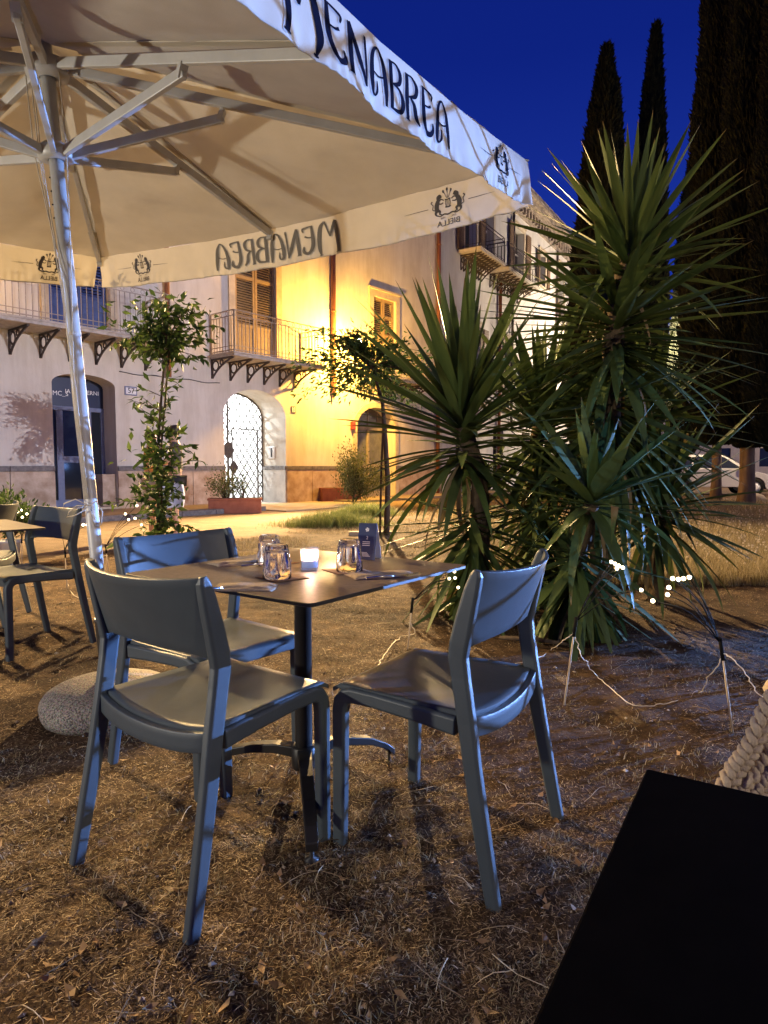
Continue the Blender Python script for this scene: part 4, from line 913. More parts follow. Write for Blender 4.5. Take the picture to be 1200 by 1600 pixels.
# canopy: eight sagging triangles
APEX = U(0, 0, ZT + .085)
V3 = lambda a, b, c: Vector((a, b, c))
def canopy_pt(e0, e1_, s_, t_):
    """s across the panel edge, t from apex to edge"""
    P = e0.lerp(e1_, s_); q = APEX.lerp(P, t_); sag = .030 * math.sin(math.pi * s_) * math.sin(math.pi * min(1, t_ * .9)); wr = (.008 * noise.noise(q * 4.0) + .004 * noise.noise(V3(q.x * 14, q.y * 5, 3)) + .003 * noise.noise(V3(q.x * 6, q.y * 22, 7))) * min(1, t_ * 2)
    return q - uax * (sag - wr)
cv = MB(); corners = []
for (sa, sb) in ends: corners.append(U(sa * UA * 1.004, sb * UB * 1.004, ZE + (CZ if sa and sb else 0) + .026))
for k in range(8):
    e0, e1_ = corners[k], corners[(k + 1) % 8]; n_, m_ = 30, 40; vs = [canopy_pt(e0, e1_, i / n_, j / m_) for j in range(m_ + 1) for i in range(n_ + 1)]
    cv.add(vs, [(j * (n_ + 1) + i, j * (n_ + 1) + i + 1, (j + 1) * (n_ + 1) + i + 1, (j + 1) * (n_ + 1) + i) for j in range(m_) for i in range(n_)], True)
cv.build('canopy', M_canvas, um)
# pockets sewn along the ribs
for k in range(8):
    e0 = corners[k]; MB().bar(APEX.lerp(e0, .06) - uax * .004, APEX.lerp(e0, .99) - uax * .003, .034, .003, up=uax).build('seam', M_canvas, um)
for k in (1, 3, 5, 7):
    e0 = corners[k]; MB().bar(APEX.lerp(e0, .80) - uax * .012, APEX.lerp(e0, .998) - uax * .004, .05, .004, up=uax).build('rib_pocket', M_canvas, um)
# valances
VH = .200
def val_fn(ka, kb, kc, seed, flare=.04, side=1.0):
    """ka-kb-kc: corner, mid, corner indices; s 0..1 along the edge, t 0..1 down. returns a function -> point, outward normal"""
    a_, b_, c_ = corners[ka], corners[kb], corners[kc]; out = (((a_ + c_) / 2).xy.to_3d()).normalized(); along = (c_ - a_)
    def f(s_, t_):
        p = a_.lerp(b_, s_ * 2) if s_ < .5 else b_.lerp(c_, s_ * 2 - 1)
        edge = min(s_, 1 - s_); loose = math.exp(-(edge / .05) ** 2)
        rip = .008 * math.sin(s_ * 17 + seed) + .004 * math.sin(s_ * 41 + seed * 2.1) + .0015 * math.sin(s_ * 97 + seed) + .012 * noise.noise((s_ * 14 + seed * 9, t_ * 2, 0))
        gath = .0025 * math.sin(s_ * 260 + 5 * math.sin(s_ * 30)) * t_ ** 3 + .016 * loose * math.sin(s_ * 120 + seed)
        o_ = flare * math.sin(t_ * 1.5) + (rip * (t_ ** 1.2)) + gath * t_ + .0 * loose * t_
        sagc = .010 * math.sin(s_ * math.pi * 2) ** 2
        return p + out * o_ + Vector((0, 0, -VH * t_ * (1 - .04 * loose) - sagc)) - along.normalized() * 0
    def nrm(s_, t_):
        d1_ = f(min(s_ + .002, 1), t_) - f(max(s_ - .002, 0), t_); d2_ = f(s_, min(1, t_ + .01)) - f(s_, max(0, t_ - .01)); n = d1_.cross(d2_).normalized()
        return n if n.dot(out) > 0 else -n
    return f, nrm
def make_valance(f, n_=260, m_=12):
    mb = MB(); vs = [f(i / n_, j / m_) for j in range(m_ + 1) for i in range(n_ + 1)]
    mb.add(vs, [(j * (n_ + 1) + i, j * (n_ + 1) + i + 1, (j + 1) * (n_ + 1) + i + 1, (j + 1) * (n_ + 1) + i) for j in range(m_) for i in range(n_)], True)
    v = mb.build('valance', M_canvas_v, um)
    hm = MB(); hm.tube([f(i / 160, 1.0) for i in range(161)], .0028, n=5, cap=False); hm.build('hem', M_canvas_v, v)
    return v
# glyph strokes: (points, half widths) in a box of height 1
GL = {
 'M': (.98, [([(.04, -.16), (.09, .3), (.12, .75), (.16, 1.02)], [.045, .06, .055, .03]), ([(.14, 1.02), (.25, .78), (.38, .48)], [.05, .05, .03]), ([(.38, .48), (.48, .8), (.56, 1.04)], [.02, .025, .03]), ([(.56, 1.04), (.72, .85), (.80, .45), (.80, .1), (.72, -.2)], [.03, .07, .075, .065, .02]), ([(.66, -.17), (.78, -.19)], [.015, .015]), ([(-.03, -.14), (.13, -.16)], [.015, .015])]),
 'E': (.60, [([(.10, 1.0), (.08, .6), (.10, .28), (.22, .06), (.38, .03), (.50, .14), (.47, .30)], [.035, .06, .065, .06, .05, .055, .02]), ([(.05, .98), (.30, .97), (.47, .93), (.44, .80)], [.02, .025, .03, .015]), ([(.10, .58), (.28, .60), (.40, .66)], [.02, .022, .03])]),
 'N': (.66, [([(.08, .0), (.10, .5), (.10, 1.0)], [.05, .06, .035]), ([(.10, 1.0), (.22, .72), (.38, .35), (.54, .0)], [.05, .06, .06, .03]), ([(.54, .0), (.55, .5), (.58, 1.0)], [.02, .028, .03]), ([(.0, .01), (.16, .0)], [.014, .014])]),
 'A': (.68, [([(.58, -.04), (.55, .4), (.50, .78), (.36, 1.02)], [.03, .07, .055, .02]), ([(.36, 1.02), (.24, .95), (.12, .70), (.07, .35), (.10, .06), (.20, .0)], [.02, .03, .05, .065, .05, .015]), ([(.20, .0), (.26, .12), (.24, .30)], [.015, .03, .012]), ([(.12, .44), (.32, .42), (.54, .52)], [.015, .018, .015])]),
 'B': (.60, [([(.10, .0), (.10, .5), (.10, 1.0)], [.055, .06, .05]), ([(.08, .97), (.30, .98), (.44, .84), (.40, .64), (.16, .54)], [.02, .025, .055, .045, .015]), ([(.16, .54), (.42, .50), (.54, .28), (.42, .05), (.08, .02)], [.015, .035, .065, .045, .02])]),
 'R': (.64, [([(.10, .0), (.10, .5), (.10, 1.0)], [.05, .06, .05]), ([(.08, .97), (.30, .98), (.46, .84), (.40, .62), (.16, .52)], [.02, .025, .055, .045, .015]), ([(.22, .53), (.36, .40), (.42, .14), (.56, .02)], [.02, .05, .06, .03]), ([(.02, .01), (.18, .0)], [.014, .014])]),
}
def ribbon(pts, hw, put, mb):
    C = catmull([(*p, w) for p, w in zip(pts, hw)], 7); L_, R_ = [], []
    for i, c in enumerate(C):
        d = C[min(i + 1, len(C) - 1)][:2] - C[max(i - 1, 0)][:2]; d = d / (np.linalg.norm(d) + 1e-9); n = np.array([-d[1], d[0]])
        L_.append(c[:2] + n * c[2]); R_.append(c[:2] - n * c[2])
    vs = [put(*p) for p in L_] + [put(*(.5 * (a + b))) for a, b in zip(L_, R_)] + [put(*p) for p in R_]; k = len(L_)
    mb.add(vs, [(i, i + 1, k + i + 1, k + i) for i in range(k - 1)] + [(k + i, k + i + 1, 2 * k + i + 1, 2 * k + i) for i in range(k - 1)], True)
def disc(cx, cy, rx, ry, put, mb, n=10):
    vs = [put(cx, cy)] + [put(cx + rx * math.cos(6.2832 * i / n), cy + ry * math.sin(6.2832 * i / n)) for i in range(n)]
    mb.add(vs, [(0, 1 + i, 1 + (i + 1) % n) for i in range(n)], True)
def lettering(v, f, nrm, elen, s0, s1, tb, th_, both=True):
    """MENABREA between s0 and s1 (fractions of the edge); baseline tb, cap height th_ in t units"""
    wtot = sum(GL[c][0] for c in 'MENABREA'); xs = (s1 - s0) / wtot
    for side in (1, -1) if both else (1,):
        mb = MB(); x = 0; lines = MB()
        for c in 'MENABREA':
            w, st = GL[c]; k = 1.0
            def put(a, b, x=x):
                s_ = s0 + (x + a) * xs; t_ = tb - b * th_; return f(s_, t_) + nrm(s_, t_) * (.0024 * side)
            for pts, hw in st: ribbon(pts, [q * 1.12 for q in hw], put, mb)
            if side == 1:
                def put2(a, b, x=x):
                    s_ = s0 + (x + a - .045) * xs; t_ = tb - (b - .03) * th_; return f(s_, t_) + nrm(s_, t_) * .0014
                for pts, hw in st[:3]: ribbon(pts, [q * 1.12 for q in hw], put2, lines)
            x += w
        mb.build('lettering', M_print if side == 1 else M_ghost, v)
        if side == 1: lines.build('lettering_shadow', mat('grey_print', (.42, .41, .42), rough=.8), v)
def crest(v, f, nrm, sc, tc_, h_, elen, side_mats, word=True):
    """two rampant lions holding a harp, ears of grain above, motto ribbon, with a long thin rule on both sides"""
    for side, m in side_mats:
        mb = MB(); ks = h_ * VH / elen
        def put0(a, b): 
            s_ = sc + a * ks * 1.15; t_ = min(.99, max(.01, tc_ - b * h_)); return f(s_, t_) + nrm(s_, t_) * (.0024 * side)
        for sg in (-1, 1):
            def put(a, b, sg=sg): return put0(a * sg, b)
            ribbon([(.62, -.28), (.66, -.02), (.60, .2), (.50, .38)], [.10, .13, .12, .09], put, mb)          # body
            disc(.46, .50, .12, .13, put, mb); disc(.38, .47, .06, .05, put, mb); disc(.55, .44, .09, .14, put, mb)
            ribbon([(.52, .30), (.36, .34), (.22, .26)], [.05, .035, .03], put, mb); ribbon([(.56, .16), (.40, .10), (.26, .14)], [.05, .035, .03], put, mb)
            ribbon([(.62, -.22), (.48, -.30), (.50, -.44), (.38, -.50)], [.09, .06, .04, .03], put, mb); ribbon([(.68, -.24), (.74, -.38), (.66, -.50), (.56, -.52)], [.09, .06, .035, .03], put, mb)
            ribbon([(.72, -.2), (.90, -.1), (.86, .12), (.96, .26), (.88, .34)], [.03, .022, .02, .028, .04], put, mb)  # tail
            ribbon([(.10, -.10), (.13, .10), (.10, .30)], [.018, .018, .018], put, mb)
            ribbon([(.0, -.56), (.25, -.50), (.45, -.57), (.62, -.52)], [.045, .04, .035, .02], put, mb)
            ribbon([(1.15, -.02), (1.9, -.03), (2.6, -.04)], [.018, .014, .004], put, mb)
            ribbon([(.04, .34), (.13, .56), (.20, .70)], [.014, .012, .03], put, mb); disc(.22, .74, .05, .08, put, mb)
        for k in (-.05, 0, .05): ribbon([(k, -.12), (k, .1), (k, .3)], [.007, .007, .007], put0, mb)
        ribbon([(-.16, .30), (0, .27), (.16, .30)], [.03, .03, .03], put0, mb); ribbon([(-.16, -.12), (0, -.15), (.16, -.12)], [.035, .035, .035], put0, mb)
        ribbon([(0, .34), (0, .6), (0, .75)], [.014, .012, .03], put0, mb); disc(0, .82, .05, .09, put0, mb)
        if word:
            for txt, cy, sz in (('BIELLA', -1.02, .46), ('DAL        1846', -.70, .15)):
                vs, fs = text_mesh(txt, sz); mb.add([put0(q[0], q[1] + cy) for q in vs], fs)
        mb.build('crest', m, v)
def edge_len(a, c): return (corners[c] - corners[a]).length
# near right edge: corner 7 (near) -> mid 0 -> corner 1 (far right)
fR, nR = val_fn(7, 0, 1, 1.3, flare=.015); vR = make_valance(fR); lR = edge_len(7, 1)
fB, nB = val_fn(1, 2, 3, 4.1, flare=.03); vB = make_valance(fB); lB = edge_len(1, 3)
fL, nL = val_fn(3, 4, 5, 2.2, flare=.03); vL = make_valance(fL); lL = edge_len(3, 5)
fN, nN = val_fn(5, 6, 7, .4, flare=.03); vN = make_valance(fN); lN = edge_len(5, 7)
ghost_navy = mat('crest_show_through', (.11, .10, .10), rough=.9)
for v_, f_, n_, l_ in ((vR, fR, nR, lR), (vB, fB, nB, lB), (vL, fL, nL, lL), (vN, fN, nN, lN)):
    c = l_ / 2; hw_ = .90
    lettering(v_, f_, n_, l_, .5 - hw_ / 2 / l_ * 1.0, .5 + hw_ / 2 / l_ * 1.0, .84, .68)
    for s_ in (.135, .865): crest(v_, f_, n_, s_, .43, .40, l_, ((1, M_print), (-1, ghost_navy)))
# cords with their bow
def cordline(name, pts, r=.0022, m=M_cord): return MB().tube(pts, r, n=5).build(name, m, um)
def inU(px, py, w):        # point on the pole axis depth at this pixel
    p = at(px, py, (U0 + uax * w).y - .05); return p - U0
for k, (a_, b_, c_) in enumerate((((-.075, -.02), (70, 245), (94, 440)), ((-.09, .0), (62, 250), (97, 442)), ((.07, .0), (106, 235), (112, 440)), ((-.06, -.05), (80, 250), (99, 441)))):
    p3 = [U(a_[0], a_[1], ZT - .03), U(a_[0], a_[1], ZH), inU(*c_, 1.7)]
    p3 += [inU(120 - k * 2.2, 620, 1.2), inU(138 - k * 2, 780, .8)]; cordline('cord', p3, .0022)
kx, ky = 139, 790
for lp in ([(kx, ky), (118, 780), (100, 787), (98, 794), (112, 796), (130, 792)], [(kx, ky), (150, 783), (160, 800), (158, 820), (148, 822), (140, 800)], [(kx, ky), (120, 790), (108, 800), (104, 808), (116, 806), (134, 796)], [(134, 786), (142, 800), (150, 815), (146, 790)]):
    cordline('bow', [inU(*q, .8) for q in lp], .0026)
for a_, zz in ((0, 2.20), (1, 2.15), (2, 2.10), (3, 2.05)): MB().tube([U(-.012, -.0255, zz), U(-.012, -.0275, zz)], .0035, n=8).build('pin_hole', M_dark, um)
MB().lathe([(.0268, 1.60), (.0285, 1.602), (.0285, 1.612), (.0268, 1.614)], 20, M=MU).build('cord_ring', M_cord, um)

# ------------------------------------------------------------------ yuccas
M_yl = leaf_mat('yucca_leaf', (.032, .062, .016), (.105, .150, .048), rough=.55, spec=.25, tip=(.20, .13, .06))
M_yd = leaf_mat('dead_yucca_leaf', (.13, .095, .05), (.30, .23, .13), rough=.8, spec=.2)
M_yt = mat('yucca_trunk', (.12, .085, .05), (.05, .035, .022), sc=30, rough=.95, bump=1.0, bsc=60, stretch=(1, 1, .4))
def yleaf_mesh(bend, twist=.0, fold=.35, wide=1.0, m=M_yl, kink=None):
    n = 9; vs = []; p = Vector((0, 0, 0)); a = 0.0
    for i in range(n + 1):
        t = i / n; w = wide * .5 * (0.62 + .38 * math.sin(min(1, t * 2.2) * math.pi / 2)) * (1 - max(0, (t - .35) / .65) ** 1.7) * .078 + .0006
        if i: a = bend * (t ** 1.3) + (kink[1] if kink and t > kink[0] else 0); p = p + Vector((math.sin(a), 0, math.cos(a))) * (1 / n)
        nn = Vector((-math.cos(a), 0, math.sin(a))); tw = twist * t; side = Vector((0, math.cos(tw), 0)) + nn * math.sin(tw)
        f_ = fold * (1 - t * .6)
        vs += [p - side * w + nn * (w * f_), p, p + side * w + nn * (w * f_)]
    me = bpy.data.meshes.new('leaf'); me.from_pydata([tuple(v) for v in vs], [], [(i * 3 + k, i * 3 + k + 1, i * 3 + 4 + k, i * 3 + 3 + k) for i in range(n) for k in (0, 1)])
    me.polygons.foreach_set('use_smooth', [True] * len(me.polygons)); me.materials.append(m); return me
YM = [yleaf_mesh(b, t_, .35) for b, t_ in ((.02, .1), (.10, -.25), (.22, .3), (.42, -.3), (.75, .4), (1.25, .3))]
YB = [yleaf_mesh(.1, .3, .4, 1, M_yl, (.55, 1.1)), yleaf_mesh(.2, -.4, .4, 1, M_yl, (.7, 1.7)), yleaf_mesh(.3, .3, .4, .9, M_yl, (.4, .7))]
YK = [yleaf_mesh(b, .4, .6, .8, M_yd) for b in (.3, .9, 1.5)]
YW = [yleaf_mesh(b, t_, .28, 1.45) for b, t_ in ((.05, .1), (.18, -.3), (.40, .3), (.75, -.4), (1.25, .3), (1.7, .2))]
def leaf_at(root, me, P, d, droop_dir, L_, wscale=1.0):
    z_ = d.normalized(); x_ = (droop_dir - z_ * droop_dir.dot(z_))
    if x_.length < 1e-4: x_ = z_.orthogonal()
    x_.normalize(); y_ = z_.cross(x_)
    M4 = Matrix((x_ * L_, y_ * L_ * wscale, z_ * L_)).transposed().to_4x4(); M4.translation = P
    o = bpy.data.objects.new('leaf', me); COL.objects.link(o); o.parent = root; o.matrix_local = M4; return o
def rosette(root, C, ax, n, L_, stem, amax=118, meshes=YM, wsc=1.0, dead=8, seed=0, amin=5, pw=.75, az0=0.0, azspan=None, yg=.66):
    rnd = random.Random(seed); ax = ax.normalized(); e1_ = ax.orthogonal().normalized(); e2_ = ax.cross(e1_)
    for k in range(n):
        f = k / n; az = az0 + k * 2.39996 + rnd.gauss(0, .15); th = R(amin + (amax - amin) * f ** pw + rnd.gauss(0, 5))
        rad = e1_ * math.cos(az) + e2_ * math.sin(az); d = ax * math.cos(th) + rad * math.sin(th)
        P = C - ax * stem * f + rad * .018; dn = Vector((0, 0, -1)) * .8 + rad * .3
        hz = max(0, d.z * .0 + f); mi = min(len(meshes) - 1, max(0, int(f * 4.2 + rnd.gauss(0, .6))))
        l = L_ * (yg + (1.07 - yg) * min(1, f * 6)) * rnd.uniform(.82, 1.12) * (1 - .15 * f)
        leaf_at(root, meshes[mi] if rnd.random() > .035 or f < .3 else rnd.choice(YB), P, d, dn, l, wsc * rnd.uniform(.85, 1.15))
    for k in range(dead):
        az = rnd.random() * 6.28; rad = e1_ * math.cos(az) + e2_ * math.sin(az); th = R(rnd.uniform(125, 165)); d = ax * math.cos(th) + rad * math.sin(th)
        leaf_at(root, rnd.choice(YK), C - ax * stem * rnd.uniform(.9, 1.15) + rad * .02, d, Vector((0, 0, -1)), L_ * rnd.uniform(.45, .8), 1)
def ytrunk(root, pts, r):
    pts = [Vector(p) for p in pts]; C = catmull([tuple(p) for p in pts], 6); rr = [r * (1 + .10 * math.sin(i * 2.1) + (.5 if i == 0 else 0)) * (1 - .3 * i / len(C)) for i in range(len(C))]
    return MB().tube([Vector(c) for c in C], rr, n=14).build('trunk', M_yt, root)
def yucca(base, label):
    t = empty('yucca', base); tag(t, label, 'yucca'); return t
V = Vector
# left yucca
b = V((.66, 4.7, 0)); t = yucca(b, 'yucca on the left of the clump, its spiky head in front of the yellow wall')
h1 = at(722, 655, 4.62) - b
ytrunk(t, [(0, 0, -.05), (.02, -.02, .5), (.0, -.03, 1.0), tuple(h1 + V((0, 0, -.05)))], .075)
rosette(t, h1 + V((0, 0, .12)), V((-.03, -.05, 1)), 118, .99, .46, amax=112, seed=1, dead=6, yg=.98)
h = at(735, 800, 4.60) - b; rosette(t, h, V((-.1, -.25, 1)), 92, .82, .5, amax=158, seed=2, dead=24, amin=70, pw=.8)
h = at(745, 905, 4.65) - b; rosette(t, h, V((0, -.1, 1)), 44, .62, .3, amax=165, seed=22, dead=16, amin=95, pw=.8)
# tall yucca
b = V((1.55, 4.75, 0)); t = yucca(b, 'tallest yucca, its pale green crown rising before the cypresses')
h1 = at(985, 395, 4.55) - b; h2 = at(962, 495, 4.55) - b; h3 = at(955, 610, 4.6) - b
ytrunk(t, [(0, 0, -.05), (.03, -.02, .8), tuple(h3), tuple(h2), tuple(h1)], .085)
rosette(t, h1 + V((0, 0, .05)), V((.02, -.06, 1)), 96, .86, .26, amax=100, seed=13, dead=4, yg=.85)
rosette(t, h2 + V((0, 0, .06)), V((-.05, -.1, 1)), 110, .98, .38, amax=118, amin=48, seed=14, dead=10)
rosette(t, h3, V((0, -.1, 1)), 76, .98, .45, amax=150, amin=62, seed=5, dead=22)
# front low yucca
b = V((1.20, 4.15, 0)); t = yucca(b, 'low broad leaved yucca at the front foot of the clump')
h1 = at(925, 778, 3.95) - b
ytrunk(t, [(0, 0, -.05), (.0, -.05, .4), tuple(h1 - V((0, 0, .04)))], .06)
rosette(t, h1 + V((0, 0, .02)), V((-.02, -.25, 1)), 44, .72, .12, amax=118, seed=6, meshes=YW, dead=2, wsc=1.05)
h = at(905, 860, 4.0) - b; rosette(t, h, V((0, -.2, 1)), 60, .66, .30, amax=165, amin=80, seed=7, meshes=YW, dead=8)
h = at(930, 930, 4.1) - b; rosette(t, h, V((0, -.2, 1)), 42, .52, .2, amax=165, amin=95, seed=27, meshes=YM, dead=10)
# rear yuccas
b = V((2.15, 5.2, 0)); t = yucca(b, 'rear right yucca whose leaves spread over the dry field')
h1 = at(1035, 770, 5.0) - b; ytrunk(t, [(0, 0, -.05), (.0, 0, .4), tuple(h1)], .06)
rosette(t, h1, V((.1, -.1, 1)), 96, .86, .30, amax=128, seed=8, dead=8)
h = at(1010, 640, 5.1) - b; rosette(t, h, V((.3, -.1, 1)), 84, .90, .4, amax=135, amin=20, seed=9, dead=12)
b = V((1.15, 5.35, 0)); t = yucca(b, 'dark yucca filling the middle of the clump between the two tall heads')
h1 = at(845, 640, 5.2) - b; ytrunk(t, [(0, 0, -.05), (.0, 0, .6), tuple(h1)], .07)
rosette(t, h1, V((-.05, -.1, 1)), 120, .95, .40, amax=130, seed=10, dead=12)
h = at(850, 760, 5.1) - b; rosette(t, h, V((.0, -.1, 1)), 96, .85, .5, amax=155, amin=55, seed=11, dead=20)
h = at(850, 880, 5.0) - b; rosette(t, h, V((.0, -.1, 1)), 64, .6, .4, amax=165, amin=80, seed=12, dead=14)
# a fallen stem and litter at the foot of the clump
p0_, p1_ = gp(780, 1000), gp(900, 1012); o = MB().tube([p0_ + V((0, 0, .015)), (p0_ + p1_) / 2 + V((0, .03, .02)), p1_ + V((0, 0, .012))], [.012, .016, .008], n=8).build('fallen_branch', M_bark); tag(o, 'thin brown branch lying at the foot of the yuccas', 'branch')

# ------------------------------------------------------------------ broad leaved small trees
M_cit = leaf_mat('citrus_leaf', (.030, .070, .014), (.10, .16, .035), rough=.5, spec=.3, translucent=.25)
M_cit2 = island_mat('citrus_foliage', [(0, (.02, .04, .01)), (1, (.10, .15, .035)), (.5, (.045, .08, .02))], rough=.55, spec=.25, translucent=.3)
M_oliv = island_mat('shrub_foliage', [(0, (.06, .08, .03)), (1, (.26, .28, .12)), (.5, (.13, .16, .06))], rough=.6, translucent=.3)
def cleaf_mesh(curl, m):
    vs = []; n = 5
    for i in range(n + 1):
        t_ = i / n; w = .23 * math.sin(math.pi * (t_ ** .85)) * (1 - .12 * t_) + .004; a = curl * t_ * t_
        vs += [V((math.sin(a) * t_ * .6 , -w, t_ * (1 - .25 * curl * t_) )) + V((-.10 * w, 0, 0)), V((math.sin(a) * t_ * .6 + .03, 0, t_ * (1 - .25 * curl * t_))), V((math.sin(a) * t_ * .6, w, t_ * (1 - .25 * curl * t_))) + V((-.10 * w, 0, 0))]
    me = bpy.data.meshes.new('leaf'); me.from_pydata([tuple(v) for v in vs], [], [(i * 3 + k, i * 3 + k + 1, i * 3 + 4 + k, i * 3 + 3 + k) for i in range(n) for k in (0, 1)]); me.polygons.foreach_set('use_smooth', [True] * len(me.polygons)); me.materials.append(m); return me
CL = [cleaf_mesh(c_, M_cit) for c_ in (.3, .9, 1.5)]
def leaf_cloud(name, pts, size, m, root, flat=.5, rnd=random):
    """many folded leaves in one mesh, 4 triangles each. pts: (point, outward)"""
    n = len(pts); P = np.array([p for p, _ in pts]); D = np.array([d for _, d in pts]) + np.random.randn(n, 3) * .55; D[:, 2] -= .25 * flat; D /= np.linalg.norm(D, axis=1)[:, None] + 1e-9
    A_ = np.random.randn(n, 3); S_ = np.cross(D, A_); S_ /= np.linalg.norm(S_, axis=1)[:, None] + 1e-9; N_ = np.cross(D, S_); s_ = (size * (.65 + .6 * np.random.rand(n)))[:, None]
    Vx = np.stack([P, P + D * s_ * .42 + S_ * s_ * .19 + N_ * s_ * .06, P + D * s_ - N_ * s_ * .12, P + D * s_ * .42 - S_ * s_ * .19 + N_ * s_ * .06, P + D * s_ * .5], 1).reshape(-1, 3); o = np.arange(n) * 5
    T = np.concatenate([np.stack([o, o + 1, o + 4], 1), np.stack([o + 1, o + 2, o + 4], 1), np.stack([o + 2, o + 3, o + 4], 1), np.stack([o + 3, o, o + 4], 1)])
    return np_mesh(name, Vx, T, m, root, nv=3)
# --- tall thin citrus with a top tuft
b = gp(248, 925); t = empty('citrus_tree', b); tag(t, 'slim staked citrus tree with leafy column and loose top tuft left of the arch', 'tree')
Yb = b.y; top = at(262, 500, Yb) - b; stem = MB()
sp = [V((0, 0, -.02)), V((.01, 0, .6)), V((.03, 0, 1.3)), tuple(top)]; SC = [V(c) for c in catmull([tuple(q) for q in sp], 8)]
stem.tube(SC, [.018 - .010 * i / len(SC) for i in range(len(SC))], n=8); stem.tube([(.03, .02, 0), (.04, .02, 1.2), tuple(V(top) + V((.0, .02, -.25)))], .009, n=6)
rn = random.Random(5); nl = 0; branches = []; leaves = []
def sp_at(z_): 
    return min(SC, key=lambda q: abs(q.z - z_))
for k in range(46):       # column branches (px space heights 580..830)
    zz = rn.uniform(.35, 1.62); c = sp_at(zz); az = rn.random() * 6.283; ln = rn.uniform(.12, .30) * (1.1 - .25 * (zz / 1.6)); branches.append((c.copy(), az, ln, rn.uniform(.2, 1.2)))
for k in range(34): zz = rn.uniform(1.9, top.z); c = sp_at(zz); branches.append((c.copy(), rn.random() * 6.283, rn.uniform(.16, .40), rn.uniform(-.1, .9)))
branches.append((sp_at(2.2).copy(), -.1, .46, .30)); branches.append((sp_at(2.1).copy(), .2, .36, .1)); branches.append((sp_at(2.2).copy(), 3.2, .36, .1)); branches.append((sp_at(1.0).copy(), 0, .36, .5)); branches.append((sp_at(.8).copy(), 3.3, .38, .2)); branches.append((sp_at(1.45).copy(), 3.0, .22, .9))
branches.append((sp_at(.62).copy(), -.25, .66, -.02))
for (c, az, ln, el_) in branches:
    d = V((math.cos(az) * math.cos(el_), math.sin(az) * math.cos(el_), math.sin(el_))); q = c.copy(); P = [q.copy()]; m_ = max(3, int(ln / .05))
    for i in range(m_):
        q = q + d * (ln / m_); d = (d + V((0, 0, -.06)) + V((rn.gauss(0, .08), rn.gauss(0, .08), rn.gauss(0, .05)))).normalized(); P.append(q.copy())
    stem.tube(P, [.004 - .002 * i / m_ for i in range(m_ + 1)], n=5, cap=False)
    for i in range(1, m_ + 1):
        for j in range(2 if i < m_ else 3): leaves.append((P[i], (d + V((rn.gauss(0, .7), rn.gauss(0, .7), rn.gauss(-.1, .5)))).normalized()))
stem.build('trunk', M_bark, t)
rn.shuffle(leaves)
for (p_, d_) in leaves[:300]: leaf_at(t, rn.choice(CL), p_, d_, V((0, 0, -1)), rn.uniform(.06, .11), 1)
tag(leaf_cloud('foliage', [(tuple(p_), tuple(d_)) for p_, d_ in leaves[300:]] + [(tuple(V(sp_at(rn.uniform(.35, 1.4))) + V((rn.gauss(0, .10), rn.gauss(0, .09), rn.gauss(0, .05)))), (rn.gauss(0, 1), rn.gauss(0, 1), rn.gauss(0, .6))) for _ in range(430)] + [(tuple(V(sp_at(rn.uniform(2.0, 2.5))) + V((rn.gauss(0, .17), rn.gauss(0, .12), rn.gauss(0, .10)))), (rn.gauss(0, 1), rn.gauss(0, 1), rn.gauss(0, .6))) for _ in range(420)], .09, M_cit2, t), kind='stuff')
# --- round crown tree before the lantern
b = gp(604, 838); t = empty('citrus_tree', b); tag(t, 'round crowned citrus tree with the lantern glaring through its leaves', 'tree')
Yb = b.y; cpos = at(578, 562, Yb) - b
tr = MB(); tr.tube([(0, 0, -.03), (.02, 0, .8), (-.02, 0, 1.5), (-.06, 0, 2.0), tuple(cpos)], [.05, .042, .036, .03, .015], n=10)
tr.tube([(-.10, .05, 0), (-.08, .04, 1.0), (-.04, .02, 1.9)], .018, n=6)
cl = []; rn = random.Random(9)
for k in range(40):
    az = rn.random() * 6.283; el_ = rn.uniform(-.9, 1.2); ln = rn.uniform(.35, .88); d = V((math.cos(az) * math.cos(el_) * 1.32, math.sin(az) * math.cos(el_), math.sin(el_) * .85)); P = [cpos * 1.0 + V((0, 0, -.12)) + d * ln * i / 4 + V((0, 0, .04 * math.sin(i))) for i in range(5)]
    tr.tube(P, [.012, .009, .007, .005, .003], n=5, cap=False)
    for i in range(1, 5):
        for j in range(30 if i > 1 else 10): cl.append((tuple(P[i] + V((rn.gauss(0, .085), rn.gauss(0, .085), rn.gauss(0, .065)))), tuple(d + V((0, 0, -.2)))))
tr.build('trunk', M_bark, t); tag(leaf_cloud('foliage', cl, .085, M_cit2, t), kind='stuff')
def shrub(px, py, w, h_, n, label, m, size=.05, cat='shrub', name='shrub', z0=0.0, airy=False, droop=0, Yc=None):
    b = gp(px, py, z0) if Yc is None else at(px, py, Yc); t = empty(name, b); tag(t, label, cat); rn = random.Random(int(px)); tr = MB(); cl = []
    for k in range(16 if not airy else 7):
        az = rn.random() * 6.283; sp_ = rn.uniform(.1, 1); q = V((math.cos(az) * w * .5 * sp_, math.sin(az) * w * .5 * sp_, h_ * rn.uniform(.6, 1.0) * (1 - .35 * sp_ ** 2)))
        P = [V((0, 0, 0)), q * .35 + V((0, 0, h_ * .1)), q * .7 + V((0, 0, h_ * .05)), q]; tr.tube(P, [.010, .007, .005, .002], n=5, cap=False)
        for i in range(1, 4):
            for j in range(n // 48 + 1): cl.append((tuple(P[i] + V((rn.gauss(0, w * .10), rn.gauss(0, w * .10), rn.gauss(0, h_ * .10)))), tuple(q.normalized() + V((0, 0, .2)))))
    tr.build('stems', M_bark, t); tag(leaf_cloud('foliage', cl, size, m, t), kind='stuff'); return t
